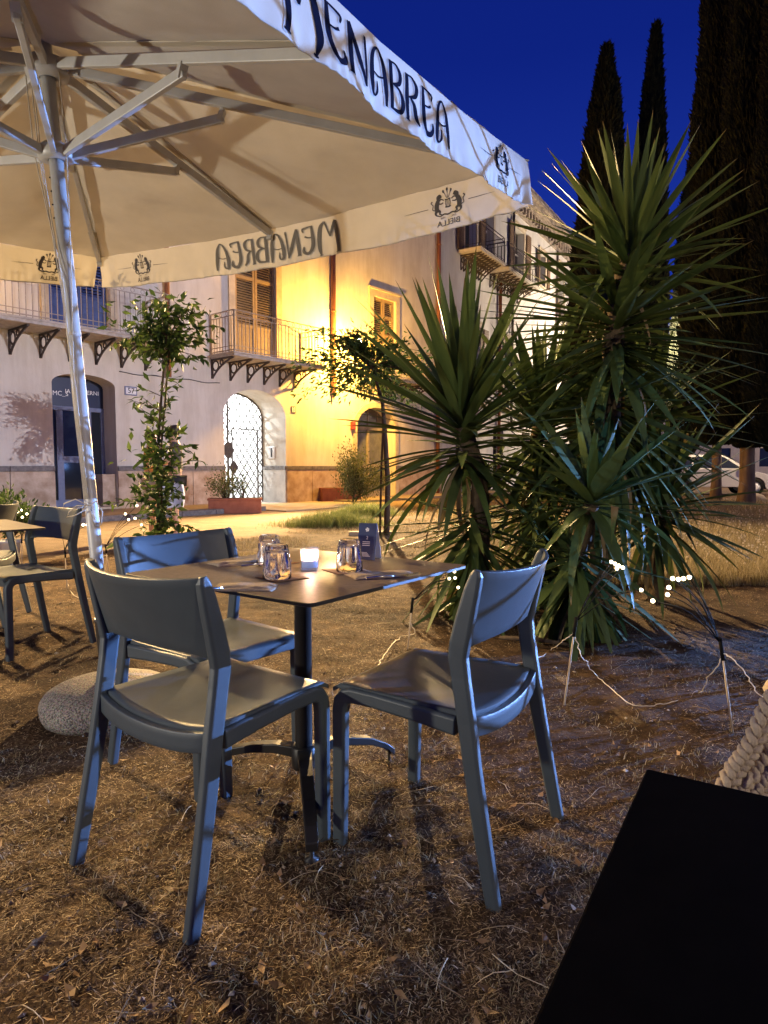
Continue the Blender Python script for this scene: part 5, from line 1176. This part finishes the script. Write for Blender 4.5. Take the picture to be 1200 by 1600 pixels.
# planters by the arch
def planter(px0, px1, pyb, hgt, dep, label, rz):
    a, b_ = gp(px0, pyb), gp(px1, pyb + 3); c = (a + b_) / 2; w = (b_ - a).length; t = empty('terracotta_planter', c, rz); tag(t, label, 'planter')
    m = MB(); m.box(-w / 2, w / 2, 0, dep, .0, hgt * .86); m.box(-w / 2 - .02, w / 2 + .02, -.02, dep + .02, hgt * .86 + .001, hgt); m.build('pot', M_terracotta, t, bevel=.008)
    MB().box(-w / 2 + .03, w / 2 - .03, .03, dep - .03, hgt * .8, hgt + .002).build('soil', M_bark, t); return c, w
c, w = planter(338, 398, 801, .34, .42, 'long terracotta planter in front of the lit arch', .18)
shrub(352, 784, .85, .75, 1500, 'low olive green shrub leaning out of the planter before the arch', M_oliv, .06, Yc=c.y + .2)
shrub(380, 782, .45, .78, 260, 'sparse twiggy plant in the planter against the white arch', M_cit2, .07, airy=True, Yc=c.y + .2)
planter(522, 548, 783, .42, .5, 'terracotta planter half hidden below the round bush', .3)
shrub(552, 790, 1.5, 1.5, 5200, 'round olive green bush before the yellow wall', M_oliv, .075)
# wooden planks on the verge
pp = gp(575, 836); o = MB().box(-.30, .35, -.10, .0, .0, .06).box(-.22, .45, .02, .13, .0, .05).build('wooden_plank', mat('old_plank', (.40, .29, .16), (.26, .18, .1), sc=8, rough=.85, stretch=(.2, 2, 2))); o.location = pp; o.rotation_euler = (0, 0, .1); tag(o, 'short weathered planks on the verge behind the menu card', 'planks')

# ------------------------------------------------------------------ cypresses
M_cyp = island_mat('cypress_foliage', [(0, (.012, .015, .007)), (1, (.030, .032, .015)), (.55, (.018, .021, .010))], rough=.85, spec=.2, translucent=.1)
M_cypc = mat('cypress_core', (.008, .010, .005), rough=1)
M_cbark = mat('cypress_bark', (.21, .15, .10), (.09, .06, .04), sc=5, rough=.95, bump=1, bsc=14, stretch=(1, 1, .2))
def cypress(pxb, Y, w, zbot, ztop, label, seed=0, tr=.13, n=9000, lean=0, shape=.6, tuft=.24):
    X = (pxb - 600) / F * Y; t = empty('cypress_tree', (X, Y, 0)); tag(t, label, 'tree'); rs = np.random.RandomState(seed)
    MB().tube([(0, 0, -.1), (.02, 0, zbot * .4), (0, .02, zbot), (0, 0, zbot + 2)], [tr * 1.35, tr, tr * .92, tr * .5], n=12).build('trunk', M_cbark, t)
    f = rs.rand(n); hh = zbot + (ztop - zbot) * f
    prof = lambda q: (np.minimum(1, (q / .10 + .15)) ** .6) * (1 - q ** 2.6) ** shape
    az = rs.rand(n) * 2 * np.pi; lump = .80 + .34 * fbm(az * 1.6 + seed * 3, hh * .55 + seed, 4) + .20 * (fbm(az * 5, hh * 2.4, 2) - .5)
    r_ = w / 2 * prof(f) * lump * (.86 + .2 * rs.rand(n)); X_ = np.cos(az) * r_ + lean * f ** 2; Y_ = np.sin(az) * r_
    P = np.stack([X_, Y_, hh], 1); o_ = np.stack([np.cos(az), np.sin(az), np.zeros(n)], 1)
    D = o_ * (.25 + .5 * rs.rand(n))[:, None] + np.stack([rs.randn(n) * .2, rs.randn(n) * .2, .7 + .4 * rs.rand(n)], 1); D /= np.linalg.norm(D, axis=1)[:, None]
    A_ = rs.randn(n, 3); S_ = np.cross(D, A_); S_ /= np.linalg.norm(S_, axis=1)[:, None]; l = (tuft * (.6 + .8 * rs.rand(n)))[:, None]
    N_ = np.cross(D, S_)
    Vx = np.stack([P - D * l * .2, P + S_ * l * .20 + D * l * .25, P + D * l, P - S_ * l * .20 + D * l * .25, P + N_ * l * .18 + D * l * .2, P - N_ * l * .18 + D * l * .2], 1).reshape(-1, 3); o = np.arange(n) * 6
    T = np.concatenate([np.stack([o, o + 1, o + 2], 1), np.stack([o, o + 2, o + 3], 1), np.stack([o, o + 4, o + 2], 1), np.stack([o, o + 2, o + 5], 1)])
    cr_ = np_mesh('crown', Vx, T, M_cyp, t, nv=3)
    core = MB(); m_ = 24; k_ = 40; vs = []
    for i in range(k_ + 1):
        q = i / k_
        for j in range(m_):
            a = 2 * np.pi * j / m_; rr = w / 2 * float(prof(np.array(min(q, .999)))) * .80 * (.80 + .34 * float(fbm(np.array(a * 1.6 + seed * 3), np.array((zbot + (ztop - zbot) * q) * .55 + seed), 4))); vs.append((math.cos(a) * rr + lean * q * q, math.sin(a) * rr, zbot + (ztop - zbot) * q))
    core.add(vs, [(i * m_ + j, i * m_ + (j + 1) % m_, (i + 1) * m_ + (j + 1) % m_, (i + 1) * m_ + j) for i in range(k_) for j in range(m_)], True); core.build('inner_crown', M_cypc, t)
def ztop_at(py, Y): return at(600, py, Y).z
cypress(1118, 20, 2.15, 1.7, 19, 'huge cypress left of the pair at the right, beside the silver car', 1, .14, 52000, tuft=.17)
cypress(1166, 17.5, 1.9, 1.55, 18, 'huge cypress with the thickest trunk right of the gap of light', 2, .19, 46000, tuft=.16)
cypress(1215, 15.5, 1.5, 1.4, 16, 'dark cypress cut by the right edge of the picture', 3, .07, 28000, tuft=.15)
cypress(924, 27, 2.1, 1.5, ztop_at(78, 27), 'slender cypress with bent tip, left one behind the tall yucca', 4, .14, 14000, lean=.25, shape=.8, tuft=.3)
cypress(946, 30, 1.5, 1.5, ztop_at(128, 30), 'shorter narrow cypress close against the one with the bent tip', 5, .12, 9000, shape=.8, tuft=.3)
cypress(1001, 31, 1.75, 1.5, ztop_at(42, 31), 'tallest slender cypress standing alone against the blue sky', 6, .13, 13000, lean=.15, shape=.9, tuft=.3)
cypress(1068, 34, 1.7, 1.5, ztop_at(255, 34), 'short distant cypress between the tall yucca and the huge pair', 7, .13, 9000, tuft=.3)
cypress(893, 40, 2.6, 1.5, ztop_at(365, 40), 'small distant cypress rising beside the palazzo cornice', 8, .13, 9000, tuft=.34)
o = MB().lathe([(0, -.05), (.32, -.05), (.34, .10), (.25, .22), (.1, .28), (0, .29)], 14, wob=lambda a, z_: 1 + .13 * math.sin(a * 3 + 1) + .08 * math.sin(a * 7)).build('boulder', mat('boulder', (.36, .29, .2), (.24, .19, .13), sc=5, rough=.95, bump=.6)); o.location = gp(1178, 786); tag(o, 'rounded pale rock at the foot of the thick cypress trunk', 'rock')

# ------------------------------------------------------------------ parked car
def car(loc, rz, label):
    t = empty('parked_car', loc, rz); tag(t, label, 'car'); m_p = mat('silver_paint', (.50, .49, .47), rough=.28, metal=.35, spec=.6)
    # side outline (x forward, z up), hatchback nose to +x
    low = [(-1.98, .34), (-2.02, .62), (-1.96, .92), (-1.80, .98)]
    body = [(-2.0, .30), (-2.03, .55), (-1.98, .90), (-1.2, .97), (.3, .95), (.95, .93), (1.55, .80), (1.90, .66), (2.0, .48), (1.98, .28), (1.70, .22)]
    def arch_(cx): return [(cx + .36 * math.cos(a), .30 + .36 * math.sin(a)) for a in [math.pi * k / 8 for k in range(9)]]
    loop = body + [(1.68, .22)] + arch_(1.27) + arch_(-1.25) + [(-1.70, .24)]
    m = MB(); vs = []; n = len(loop)
    for y_, sc_ in ((-.84, 1), (-.80, 1.0), (.80, 1.0), (.84, 1)):
        for (x_, z_) in loop:
            ins = 1 if abs(y_) < .82 else .0; vs.append((x_ * (1 if ins else .985), y_, z_ if ins else min(z_, z_ * .985 + .004)))
    fs = [tuple(range(n)), tuple(3 * n + k for k in range(n))[::-1]]
    for j in range(3): fs += [(j * n + k, (j + 1) * n + k, (j + 1) * n + (k + 1) % n, j * n + (k + 1) % n) for k in range(n)]
    m.add(vs, fs); bo = m.build('body', m_p, t, bevel=.012)
    cab = [(-1.92, .955), (-1.72, 1.32), (-1.35, 1.45), (-.3, 1.49), (.25, 1.44), (1.05, .945)]; c_ = MB(); vs = []
    for y_, k in ((-.80, 0), (-.60, 1), (.60, 1), (.80, 0)):
        for (x_, z_) in cab:
            up = (z_ - .95) / .54; vs.append((x_, (-1 if y_ < 0 else 1) * (.80 - .20 * up) if k == 0 else (-1 if y_ < 0 else 1) * (.76 - .20 * up), z_ + (.0 if k == 0 else .012)))
    n = len(cab); fs = [tuple(range(n)), tuple(3 * n + k for k in range(n))[::-1]]
    for j in range(3): fs += [(j * n + k, (j + 1) * n + k, (j + 1) * n + (k + 1) % n, j * n + (k + 1) % n) for k in range(n)]
    c_.add(vs, fs); c_.build('cabin', m_p, t, bevel=.01)
    for sg in (-1, 1):
        for win in ([(-1.62, 1.02), (-1.45, 1.33), (-.98, 1.39), (-.92, 1.0)], [(-.85, 1.0), (-.91, 1.395), (-.1, 1.42), (-.05, .99)], [(.02, .99), (-.03, 1.42), (.22, 1.38), (.78, .985)]):
            w_ = MB(); yy = lambda z_: sg * (.80 - .20 * (z_ - .95) / .54 + .006); w_.add([(x_, yy(z_), z_) for x_, z_ in win] + [(x_, yy(z_) - sg * .004, z_) for x_, z_ in win], [(0, 1, 2, 3), (7, 6, 5, 4), (0, 4, 5, 1), (1, 5, 6, 2), (2, 6, 7, 3), (3, 7, 4, 0)]); w_.build('window', M_glassdark, t)
        mi = MB().lathe([(0, -.08), (.07, -.05), (.085, 0), (.07, .05), (0, .08)], 12, c=(.72, sg * .93, 1.03)).build('mirror', m_p, t)
        MB().box(-.02, .14, sg * .838, sg * .862, .82, .85).build('handle', m_p, t); MB().box(-.95, -.80, sg * .838, sg * .862, .82, .85).build('handle', m_p, t)
        MB().lathe([(0, 0), (.16, .02), (.10, .05), (0, .06)], 12, c=(1.75, sg * .62, .62)).build('headlight', M_white, t)
        for cx in (1.27, -1.25):
            Mx = Matrix.Translation((cx, sg * .74, .30)) @ Matrix.Rotation(math.pi / 2, 4, 'X'); wh = MB().lathe([(.19, -.10), (.28, -.10), (.30, -.07), (.30, .07), (.28, .10), (.19, .10)], 24, M=Mx).build('wheel', M_cable, t)
            MB().lathe([(0, -.085), (.06, -.09), (.19, -.07), (.19, .07), (.06, .09), (0, .085)], 20, M=Mx).build('rim', M_alu, wh)
    w_ = MB().add([(.30, -.58, 1.445), (.30, .58, 1.445), (1.02, .72, .975), (1.02, -.72, .975), (.31, -.58, 1.45), (.31, .58, 1.45), (1.03, .72, .98), (1.03, -.72, .98)], [(0, 1, 2, 3), (4, 7, 6, 5)]); w_.build('windscreen', M_glassdark, t)
    return t
cp = gp(1128, 774); car((cp.x, cp.y + .9, 0), -.10, 'silver hatchback parked on the street behind the cypress trunks')

# ------------------------------------------------------------------ two people behind the slim citrus tree
M_skin = mat('skin', (.52, .30, .20), (.46, .26, .17), sc=20, rough=.55)
def limb(mb_pts, rad, name, m, parent, edges=None, root=0):
    me = bpy.data.meshes.new(name); me.from_pydata([tuple(p) for p in mb_pts], edges or [(i, i + 1) for i in range(len(mb_pts) - 1)], []); me.materials.append(m)
    o = bpy.data.objects.new(name, me); COL.objects.link(o); o.parent = parent
    sk = o.modifiers.new('skin', 'SKIN'); sk.use_smooth_shade = True
    for i, v in enumerate(me.skin_vertices[0].data): v.radius = rad[i] if isinstance(rad[i], tuple) else (rad[i], rad[i]); v.use_root = (i == root)
    ss = o.modifiers.new('subsurf', 'SUBSURF'); ss.levels = 2; ss.render_levels = 2; return o
def person(loc, rz, sc, label, top_c, bot_c, hair_c, arms, skirt=False):
    t = empty('person', loc, rz); t.scale = (sc, sc, sc); tag(t, label, 'person')
    J = {'pel': (0, 0, .95), 'chest': (0, -.02, 1.28), 'neck': (0, 0, 1.47), 'head': (0, .02, 1.58), 'top': (0, .01, 1.69)}
    P = [J['pel'], (0, -.01, 1.12), J['chest'], J['neck'], J['head'], J['top']]; r_ = [(.15, .11), (.125, .09), (.16, .10), (.052, .055), (.078, .092), (.05, .06)]; E_ = [(0, 1), (1, 2), (2, 3), (3, 4), (4, 5)]
    for sx in (-1, 1):
        b = len(P); P += [(sx * .17, -.01, 1.40), arms[sx][0], arms[sx][1], arms[sx][2]]; r_ += [.052, .040, .028, .035]; E_ += [(2, b), (b, b + 1), (b + 1, b + 2), (b + 2, b + 3)]
        b = len(P); P += [(sx * .10, 0, .86), (sx * .11, .02, .50), (sx * .11, -.02, .10), (sx * .12, .10, .03)]; r_ += [.088, .058, .038, (.045, .03)]; E_ += [(0, b), (b, b + 1), (b + 1, b + 2), (b + 2, b + 3)]
    limb(P, r_, 'body', M_skin, t, E_)
    limb([(0, 0, .98), (0, -.01, 1.12), (0, -.02, 1.28), (0, -.01, 1.42), (-.19, -.01, 1.41), tuple(V((-.19, -.01, 1.41)).lerp(V(arms[-1][0]), .6)), (.19, -.01, 1.41), tuple(V((.19, -.01, 1.41)).lerp(V(arms[1][0]), .6))], [(.165, .125), (.14, .105), (.175, .115), (.10, .075), .066, .06, .066, .06], 'shirt', top_c, t, [(0, 1), (1, 2), (2, 3), (2, 4), (4, 5), (2, 6), (6, 7)])
    limb([(0, 0, .98), (-.10, 0, .86), (-.11, .01, .56), (.10, 0, .86), (.11, .01, .56)], [(.165, .125), .11, .095, .11, .095], 'shorts', bot_c, t, [(0, 1), (1, 2), (0, 3), (3, 4)])
    limb([(0, -.02, 1.52), (0, -.01, 1.62), (0, .0, 1.70)], [.075, .098, .07], 'hair', hair_c, t)
    return t
pc = gp(268, 842)
M_blk = mat('black_cotton', (.02, .02, .022), rough=.9); M_dkgr = mat('dark_shirt', (.10, .085, .075), rough=.9); M_ochre = mat('ochre_cotton', (.55, .30, .10), rough=.9); M_hair = mat('dark_hair', (.03, .02, .015), rough=.6)
person((pc.x + .07, pc.y, 0), 1.9, .98, 'person in black shorts holding a pale blue bag, mostly hidden by the slim citrus tree', M_dkgr, M_blk, M_hair, {-1: [(-.22, .10, 1.16), (-.14, .30, 1.10), (-.10, .38, 1.12)], 1: [(.23, .08, 1.15), (.14, .29, 1.12), (.08, .38, 1.14)]})
person((pc.x - .36, pc.y + .25, 0), -1.3, .93, 'person in an ochre top standing just left of the one with the bag', M_ochre, mat('pale_shorts', (.5, .42, .34), rough=.9), M_hair, {-1: [(-.24, .10, 1.18), (-.20, .30, 1.20), (-.18, .40, 1.26)], 1: [(.24, .06, 1.15), (.22, .22, 1.05), (.20, .30, 1.02)]})
bg = sheet(lambda a, b: (a * .13 * (1 + .2 * math.sin(b * 3)), .05 * math.cos(a * 1.5), -.36 * b + .02 * vn(a * 4, b * 4)), 12, 12, .07, lambda a, b: (0, 1, 0)); o = bg.build('cloth_bag', mat('pale_blue_cloth', (.45, .52, .70), (.6, .62, .7), sc=14, rough=.9)); o.location = (pc.x + .12, pc.y - .22, .82); tag(o, 'pale blue cloth bag hanging behind the slim citrus tree', 'bag')

# ------------------------------------------------------------------ firefly garden lights
def firefly(base_px, hub_px, bulbs, label, stake=True, extra=(), Yadd=0):
    g = gp(*base_px); Y = g.y; hub = at(hub_px[0], hub_px[1], Y + Yadd); t = empty('garden_light', g); tag(t, label, 'garden light', 'firefly lights stuck in the ground')
    MB().tube([(0, 0, -.05), tuple((hub - g))], .0042, n=6).build('stake', mat('stake_wood', (.55, .45, .33), rough=.7), t)
    rn = random.Random(int(base_px[0])); h = hub - g; MB().tube([h - (h.normalized() * .02), h + h.normalized() * .07], .008, n=8).build('stem_holder', M_cable, t)
    for k, q in enumerate(bulbs):
        B_ = at(q[0], q[1], Y + Yadd + rn.uniform(-.09, .09)) - g; s_ = h + h.normalized() * .05; mid = s_.lerp(B_, .5) + V((0, rn.uniform(-.03, .03), .025 + rn.random() * .02))
        C = [V(c) for c in catmull([tuple(s_), tuple(mid), tuple(B_)], 6)]
        st = MB().tube(C, .0022, n=5).build('stem', M_cable, t); r_ = .0085 if Y < 4.5 else .012
        MB().lathe([(0, -r_)] + [(r_ * math.cos(a), r_ * math.sin(a)) for a in (-1, -.5, 0, .5, 1)] + [(0, r_)], 10, c=tuple(B_)).build('bulb', M_bulb, t)
    if Y < 4.5:
        c_ = sum((at(q[0], q[1], Y + Yadd) for q in bulbs), V((0, 0, 0))) / len(bulbs) - g; lamp('bulb_light', tuple(c_ + V((0, -.03, -.03))), 1.3, (1.0, .80, .50), t, .05)
    return t
firefly((1148, 1145), (1129, 1024), [(1077, 902), (1068, 904), (1060, 905), (1051, 904), (1045, 918), (1043, 929), (1020, 939)], 'garden light on the far right stake, seven bulbs fanned to the left')
firefly((880, 1098), (897, 988), [(955, 878), (961, 881), (967, 884), (973, 887), (964, 888), (1002, 922)], 'garden light on the stake right of the chair, bulbs bunched before the yucca')
firefly((636, 1012), (643, 952), [(710, 893), (702, 904), (711, 903), (716, 918)], 'garden light between the set table and the yucca, behind the right chair')
firefly((105, 921), (102, 868), [(95, 830), (124, 816), (130, 820), (136, 820)], 'garden light beside the umbrella pole near the left table')
firefly((170, 893), (166, 862), [(201, 812), (211, 810), (221, 820), (214, 790), (196, 803)], 'garden light left of the slim citrus tree')
def wire(pts, label, r=.0022, lift=.006):
    P = [gp(x, y) + V((0, 0, lift)) if zz is None else at(x, y, zz) for x, y, zz in pts]; C = [V(c) for c in catmull([tuple(p) for p in P], 6)]; random.seed(len(pts))
    C = [c + V((random.gauss(0, .003), random.gauss(0, .003), random.random() * .004)) for c in C]; o = MB().tube(C, r, n=5).build('power_wire', M_wire); return tag(o, label, 'wire')
Y1 = gp(880, 1098).y; Y2 = gp(1148, 1145).y; Y3 = gp(636, 1012).y
wire([(897, 990, Y1), (903, 1012, Y1 - .02), (915, 1035, Y1 - .03), (932, 1058, None), (960, 1083, None), (985, 1103, None), (1020, 1105, None), (1055, 1098, None), (1092, 1085, None), (1108, 1060, Y2 + .1), (1126, 1030, Y2)], 'pale wire looping over the ground between the two right garden lights')
wire([(1129, 1022, Y2), (1145, 1030, Y2 - .05), (1165, 1055, Y2 - .1), (1185, 1085, Y2 - .15), (1215, 1110, Y2 - .2)], 'pale wire running off from the far right garden light')
wire([(896, 990, Y1), (880, 1002, Y1 + .1), (862, 1016, None), (838, 1032, None), (800, 1040, None)], 'pale wire passing behind the right chair towards the yucca')
wire([(642, 975, Y3), (648, 990, Y3), (628, 997, None), (612, 1010, None), (597, 1032, None), (585, 1050, None)], 'pale wire on the ground behind the set table')
wire([(104, 900, gp(105, 921).y), (106, 915, None), (118, 934, None), (150, 936, None), (200, 930, None)], 'pale wire on the ground beside the umbrella pole')
wire([(168, 868, gp(170, 893).y), (155, 872, None), (140, 882, None), (125, 886, None)], 'pale wire leaving the garden light by the slim citrus tree')
# white ribbed pot with a flowering plant on the left
g = gp(17, 882); t = empty('white_pot', g); tag(t, 'white ribbed pot under the left table, holding a leafy plant', 'plant pot')
MB().lathe([(0, 0), (.075, 0), (.105, .235), (.118, .24), (.118, .27), (.10, .27), (.095, .22), (0, .22)], 40, wob=lambda a, z_: 1 + (.02 * math.cos(a * 16) if z_ < .236 else 0)).build('pot', mat('white_pot_clay', (.66, .68, .70), rough=.5), t)
pt = shrub(17, 846, .62, .50, 1500, 'leafy plant in the white pot with five small lit bulbs around it', M_cit2, .06, Yc=g.y, cat='plant', name='potted_plant')
firefly((34, 886), (34, 846), [(16, 797), (28, 800), (34, 797), (42, 803), (35, 808)], 'garden light stuck beside the white pot at the left')

# ------------------------------------------------------------------ crocheted rope chair behind the black table
M_rope = mat('cream_rope', (.62, .50, .36), (.48, .38, .27), sc=60, rough=.95, bump=.6, bsc=600)
t = empty('rope_chair', gp(1330, 1420)); tag(t, 'cream crocheted rope seat just behind the black table corner', 'rope chair'); rb = t.location
def braid(P0_, P1_, wdt, k_, name='rope'):
    P0_, P1_ = V(P0_) - rb, V(P1_) - rb; d = P1_ - P0_; L_ = d.length; d.normalize(); s_ = d.cross(V((0, 1, .3))).normalized(); n_ = d.cross(s_)
    for ph in range(3):
        pts = []
        for i in range(int(L_ * 260)):
            q = i / (L_ * 260); a = q * L_ * k_ + ph * 2.0944; pts.append(P0_ + d * (q * L_) + s_ * math.sin(a) * wdt * .36 + n_ * math.sin(2 * a) * wdt * .22 + V((0, 0, .006 * math.sin(q * 9))))
        MB().tube(pts, wdt * .21, n=7).build(name, M_rope, t)
Yr = gp(1140, 1222, TZ - .1).y + .12
for a_, b_, w_ in (((1128, 1245), (1215, 1085), .030), ((1150, 1262), (1232, 1120), .030), ((1172, 1268), (1250, 1130), .028), ((1140, 1250), (1260, 1236), .028), ((1160, 1228), (1262, 1200), .026)):
    braid(at(*a_, Yr), at(*b_, Yr + .05 * random.random()), w_, 150)
for k in range(4):
    q = rb * 0 + V((.0 + .2 * (k % 2), .2 * (k // 2), 0)); MB().tube([q, q + V((0, 0, .45))], .012, n=8).build('leg', M_black, t)
q = V((.1, .1, .45)); MB().lathe([(0, 0), (.22, 0), (.24, .02), (.22, .05), (0, .06)], 24, c=tuple(q)).build('seat', M_rope, t)
for (a, b_) in ((-.12, .0), (.22, .0)): MB().tube([V((a, .1, .46)), V((a, .14, .85))], .012, n=8).build('back_post', M_black, t)

# ------------------------------------------------------------------ assumed street and terrace lamps, floodlights and net, added fill lamp, all unseen
assumed_street_lamp(25.0, 12.0, 4.6, P_FLOOD, COOL, 'cool white street lamp assumed on a short pole beyond the right edge')  # unseen lamp, assumed for the pale light on the outer valance
assumed_street_lamp(46.0, 57.0, 7.0, P_FAR, (1.0, .70, .40), 'orange street lamp added at the far end of the street')  # unseen lamp put in to warm the far house front
assumed_street_lamp(13.9, 21.6, 6.0, P_STREET, (1.0, .74, .46), 'warm street lamp added behind the cypresses on the right')  # unseen lamp put in to brighten the car and the cypresses
assumed_street_lamp(13.5, 33.0, 7.5, P_STREET2, (1.0, .80, .58), 'pale street lamp assumed hidden behind the yuccas in front of the palazzo')  # out of sight, assumed to light the palazzo front
def assumed_floodlight(x, y, h, target, power, color, label, size=R(100), es=20, rad=.022):
    t = empty('assumed_floodlight', (x, y, 0)); tag(t, label, 'assumed_floodlight'); d = (V(target) - V((x, y, h))).normalized(); q = d.to_track_quat('-Z', 'Y')
    MB().lathe([(.06, 0), (.05, .3), (.03, h - .12), (0, h - .12)], 12).build('post', M_iron, t)
    Mx = Matrix.Translation((0, 0, h)) @ q.to_matrix().to_4x4()
    MB().box(-.20, .20, -.14, .14, .0, .10, M=Mx).build('housing', M_iron, t, bevel=.01)
    MB().box(-.18, .18, -.12, .12, -.006, -.001, M=Mx).build('lens', mat('lens_' + label.split()[0], color, emit=color, es=es), t)
    return lamp('assumed_flood_beam', tuple(V((0, 0, h)) + d * .06), power, color, t, rad, 'SPOT', q.to_euler(), size, .5)
assumed_floodlight(22.0, -3.0, 5.0, (-6.2, 14.2, 3.0), P_FACADE, (.86, .84, 1.0), 'cool assumed flood lamp on a post right of the camera, aimed at the townhouse', R(22), rad=.05)  # unseen source, assumed from the pale light and tree shadow on the wall
assumed_floodlight(14.5, 8.6, 1.05, (-.50, 2.2, .98), P_NEAR, (.20, .40, 1.0), 'bluish assumed flood lamp on a low post beyond the right edge', R(12.5))  # unseen source, assumed from the blue light on the chair sides
nt = empty('assumed_net', (3.75, 4.15, 0), R(115)); tag(nt, 'assumed knotted rope net between two posts beyond the right edge, placed for its shadow', 'net')  # unseen net, assumed from its shadow pattern, hung in the bluish beam
for a_ in (-1.1, 1.1): MB().tube([(a_, 0, 0), (a_, 0, 2.1)], .03, n=10).build('post', M_iron, nt)
m = MB()
for k in range(-14, 24):
    for sg in (1, -1):
        P = []
        for i in range(25):
            z_ = .15 + i * .08; x_ = -1.1 + k * .15 + sg * (z_ - .15) * .8 + (0 if sg > 0 else 1.6)
            if -1.1 <= x_ <= 1.1: P.append((x_ + .02 * math.sin(z_ * 5 + k), .03 * math.sin(x_ * 3), z_ + .02 * math.sin(x_ * 7)))
        if len(P) > 2: m.tube(P, .006, n=4)
m.build('mesh', M_cord, nt)
assumed_floodlight(-6.6, 7.8, 4.3, (-.6, 2.0, 0), P_GARDEN, (1.0, .66, .28), 'orange assumed flood lamp on a post beyond the left edge', R(95), rad=.12)  # unseen source, assumed from the warm ground shadows cast from back left
t = empty('unseen_lamp', (4.2, -2.6, 0)); tag(t, 'added warm fill lamp on a tall post right behind the camera', 'lamp')  # unseen lamp added as warm front fill for the yuccas and right-hand ground
MB().lathe([(.12, 0), (.12, .02), (.025, .04), (.025, 2.55), (0, 2.55)], 12).build('post', M_iron, t)
MB().lathe([(0, 2.551), (.10, 2.56), (.13, 2.66), (.10, 2.76), (0, 2.79)], 16).build('lamp_globe', mat('opal_glow', (1, .9, .75), emit=(1.0, .8, .55), es=6), t)
lamp('unseen_light', (-.12, .12, 2.48), P_FILL, (1.0, .84, .58), t, .12)
t = empty('unseen_lamp', (-3.9, .5, 0)); tag(t, 'assumed warm terrace lamp on a low post beyond the left edge', 'lamp')  # unseen lamp, assumed from the light on the canopy underside
MB().lathe([(.12, 0), (.12, .02), (.02, .04), (.02, .75), (0, .75)], 12).build('post', M_iron, t)
MB().lathe([(0, .751), (.10, .76), (.13, .86), (.10, .96), (0, .99)], 16).build('lamp_globe', mat('opal_glow', (1, .9, .75), emit=(1.0, .8, .55), es=6), t)
lamp('unseen_light', (0, 0, 1.05), P_TERRACE, (1.0, .91, .74), t, .05)
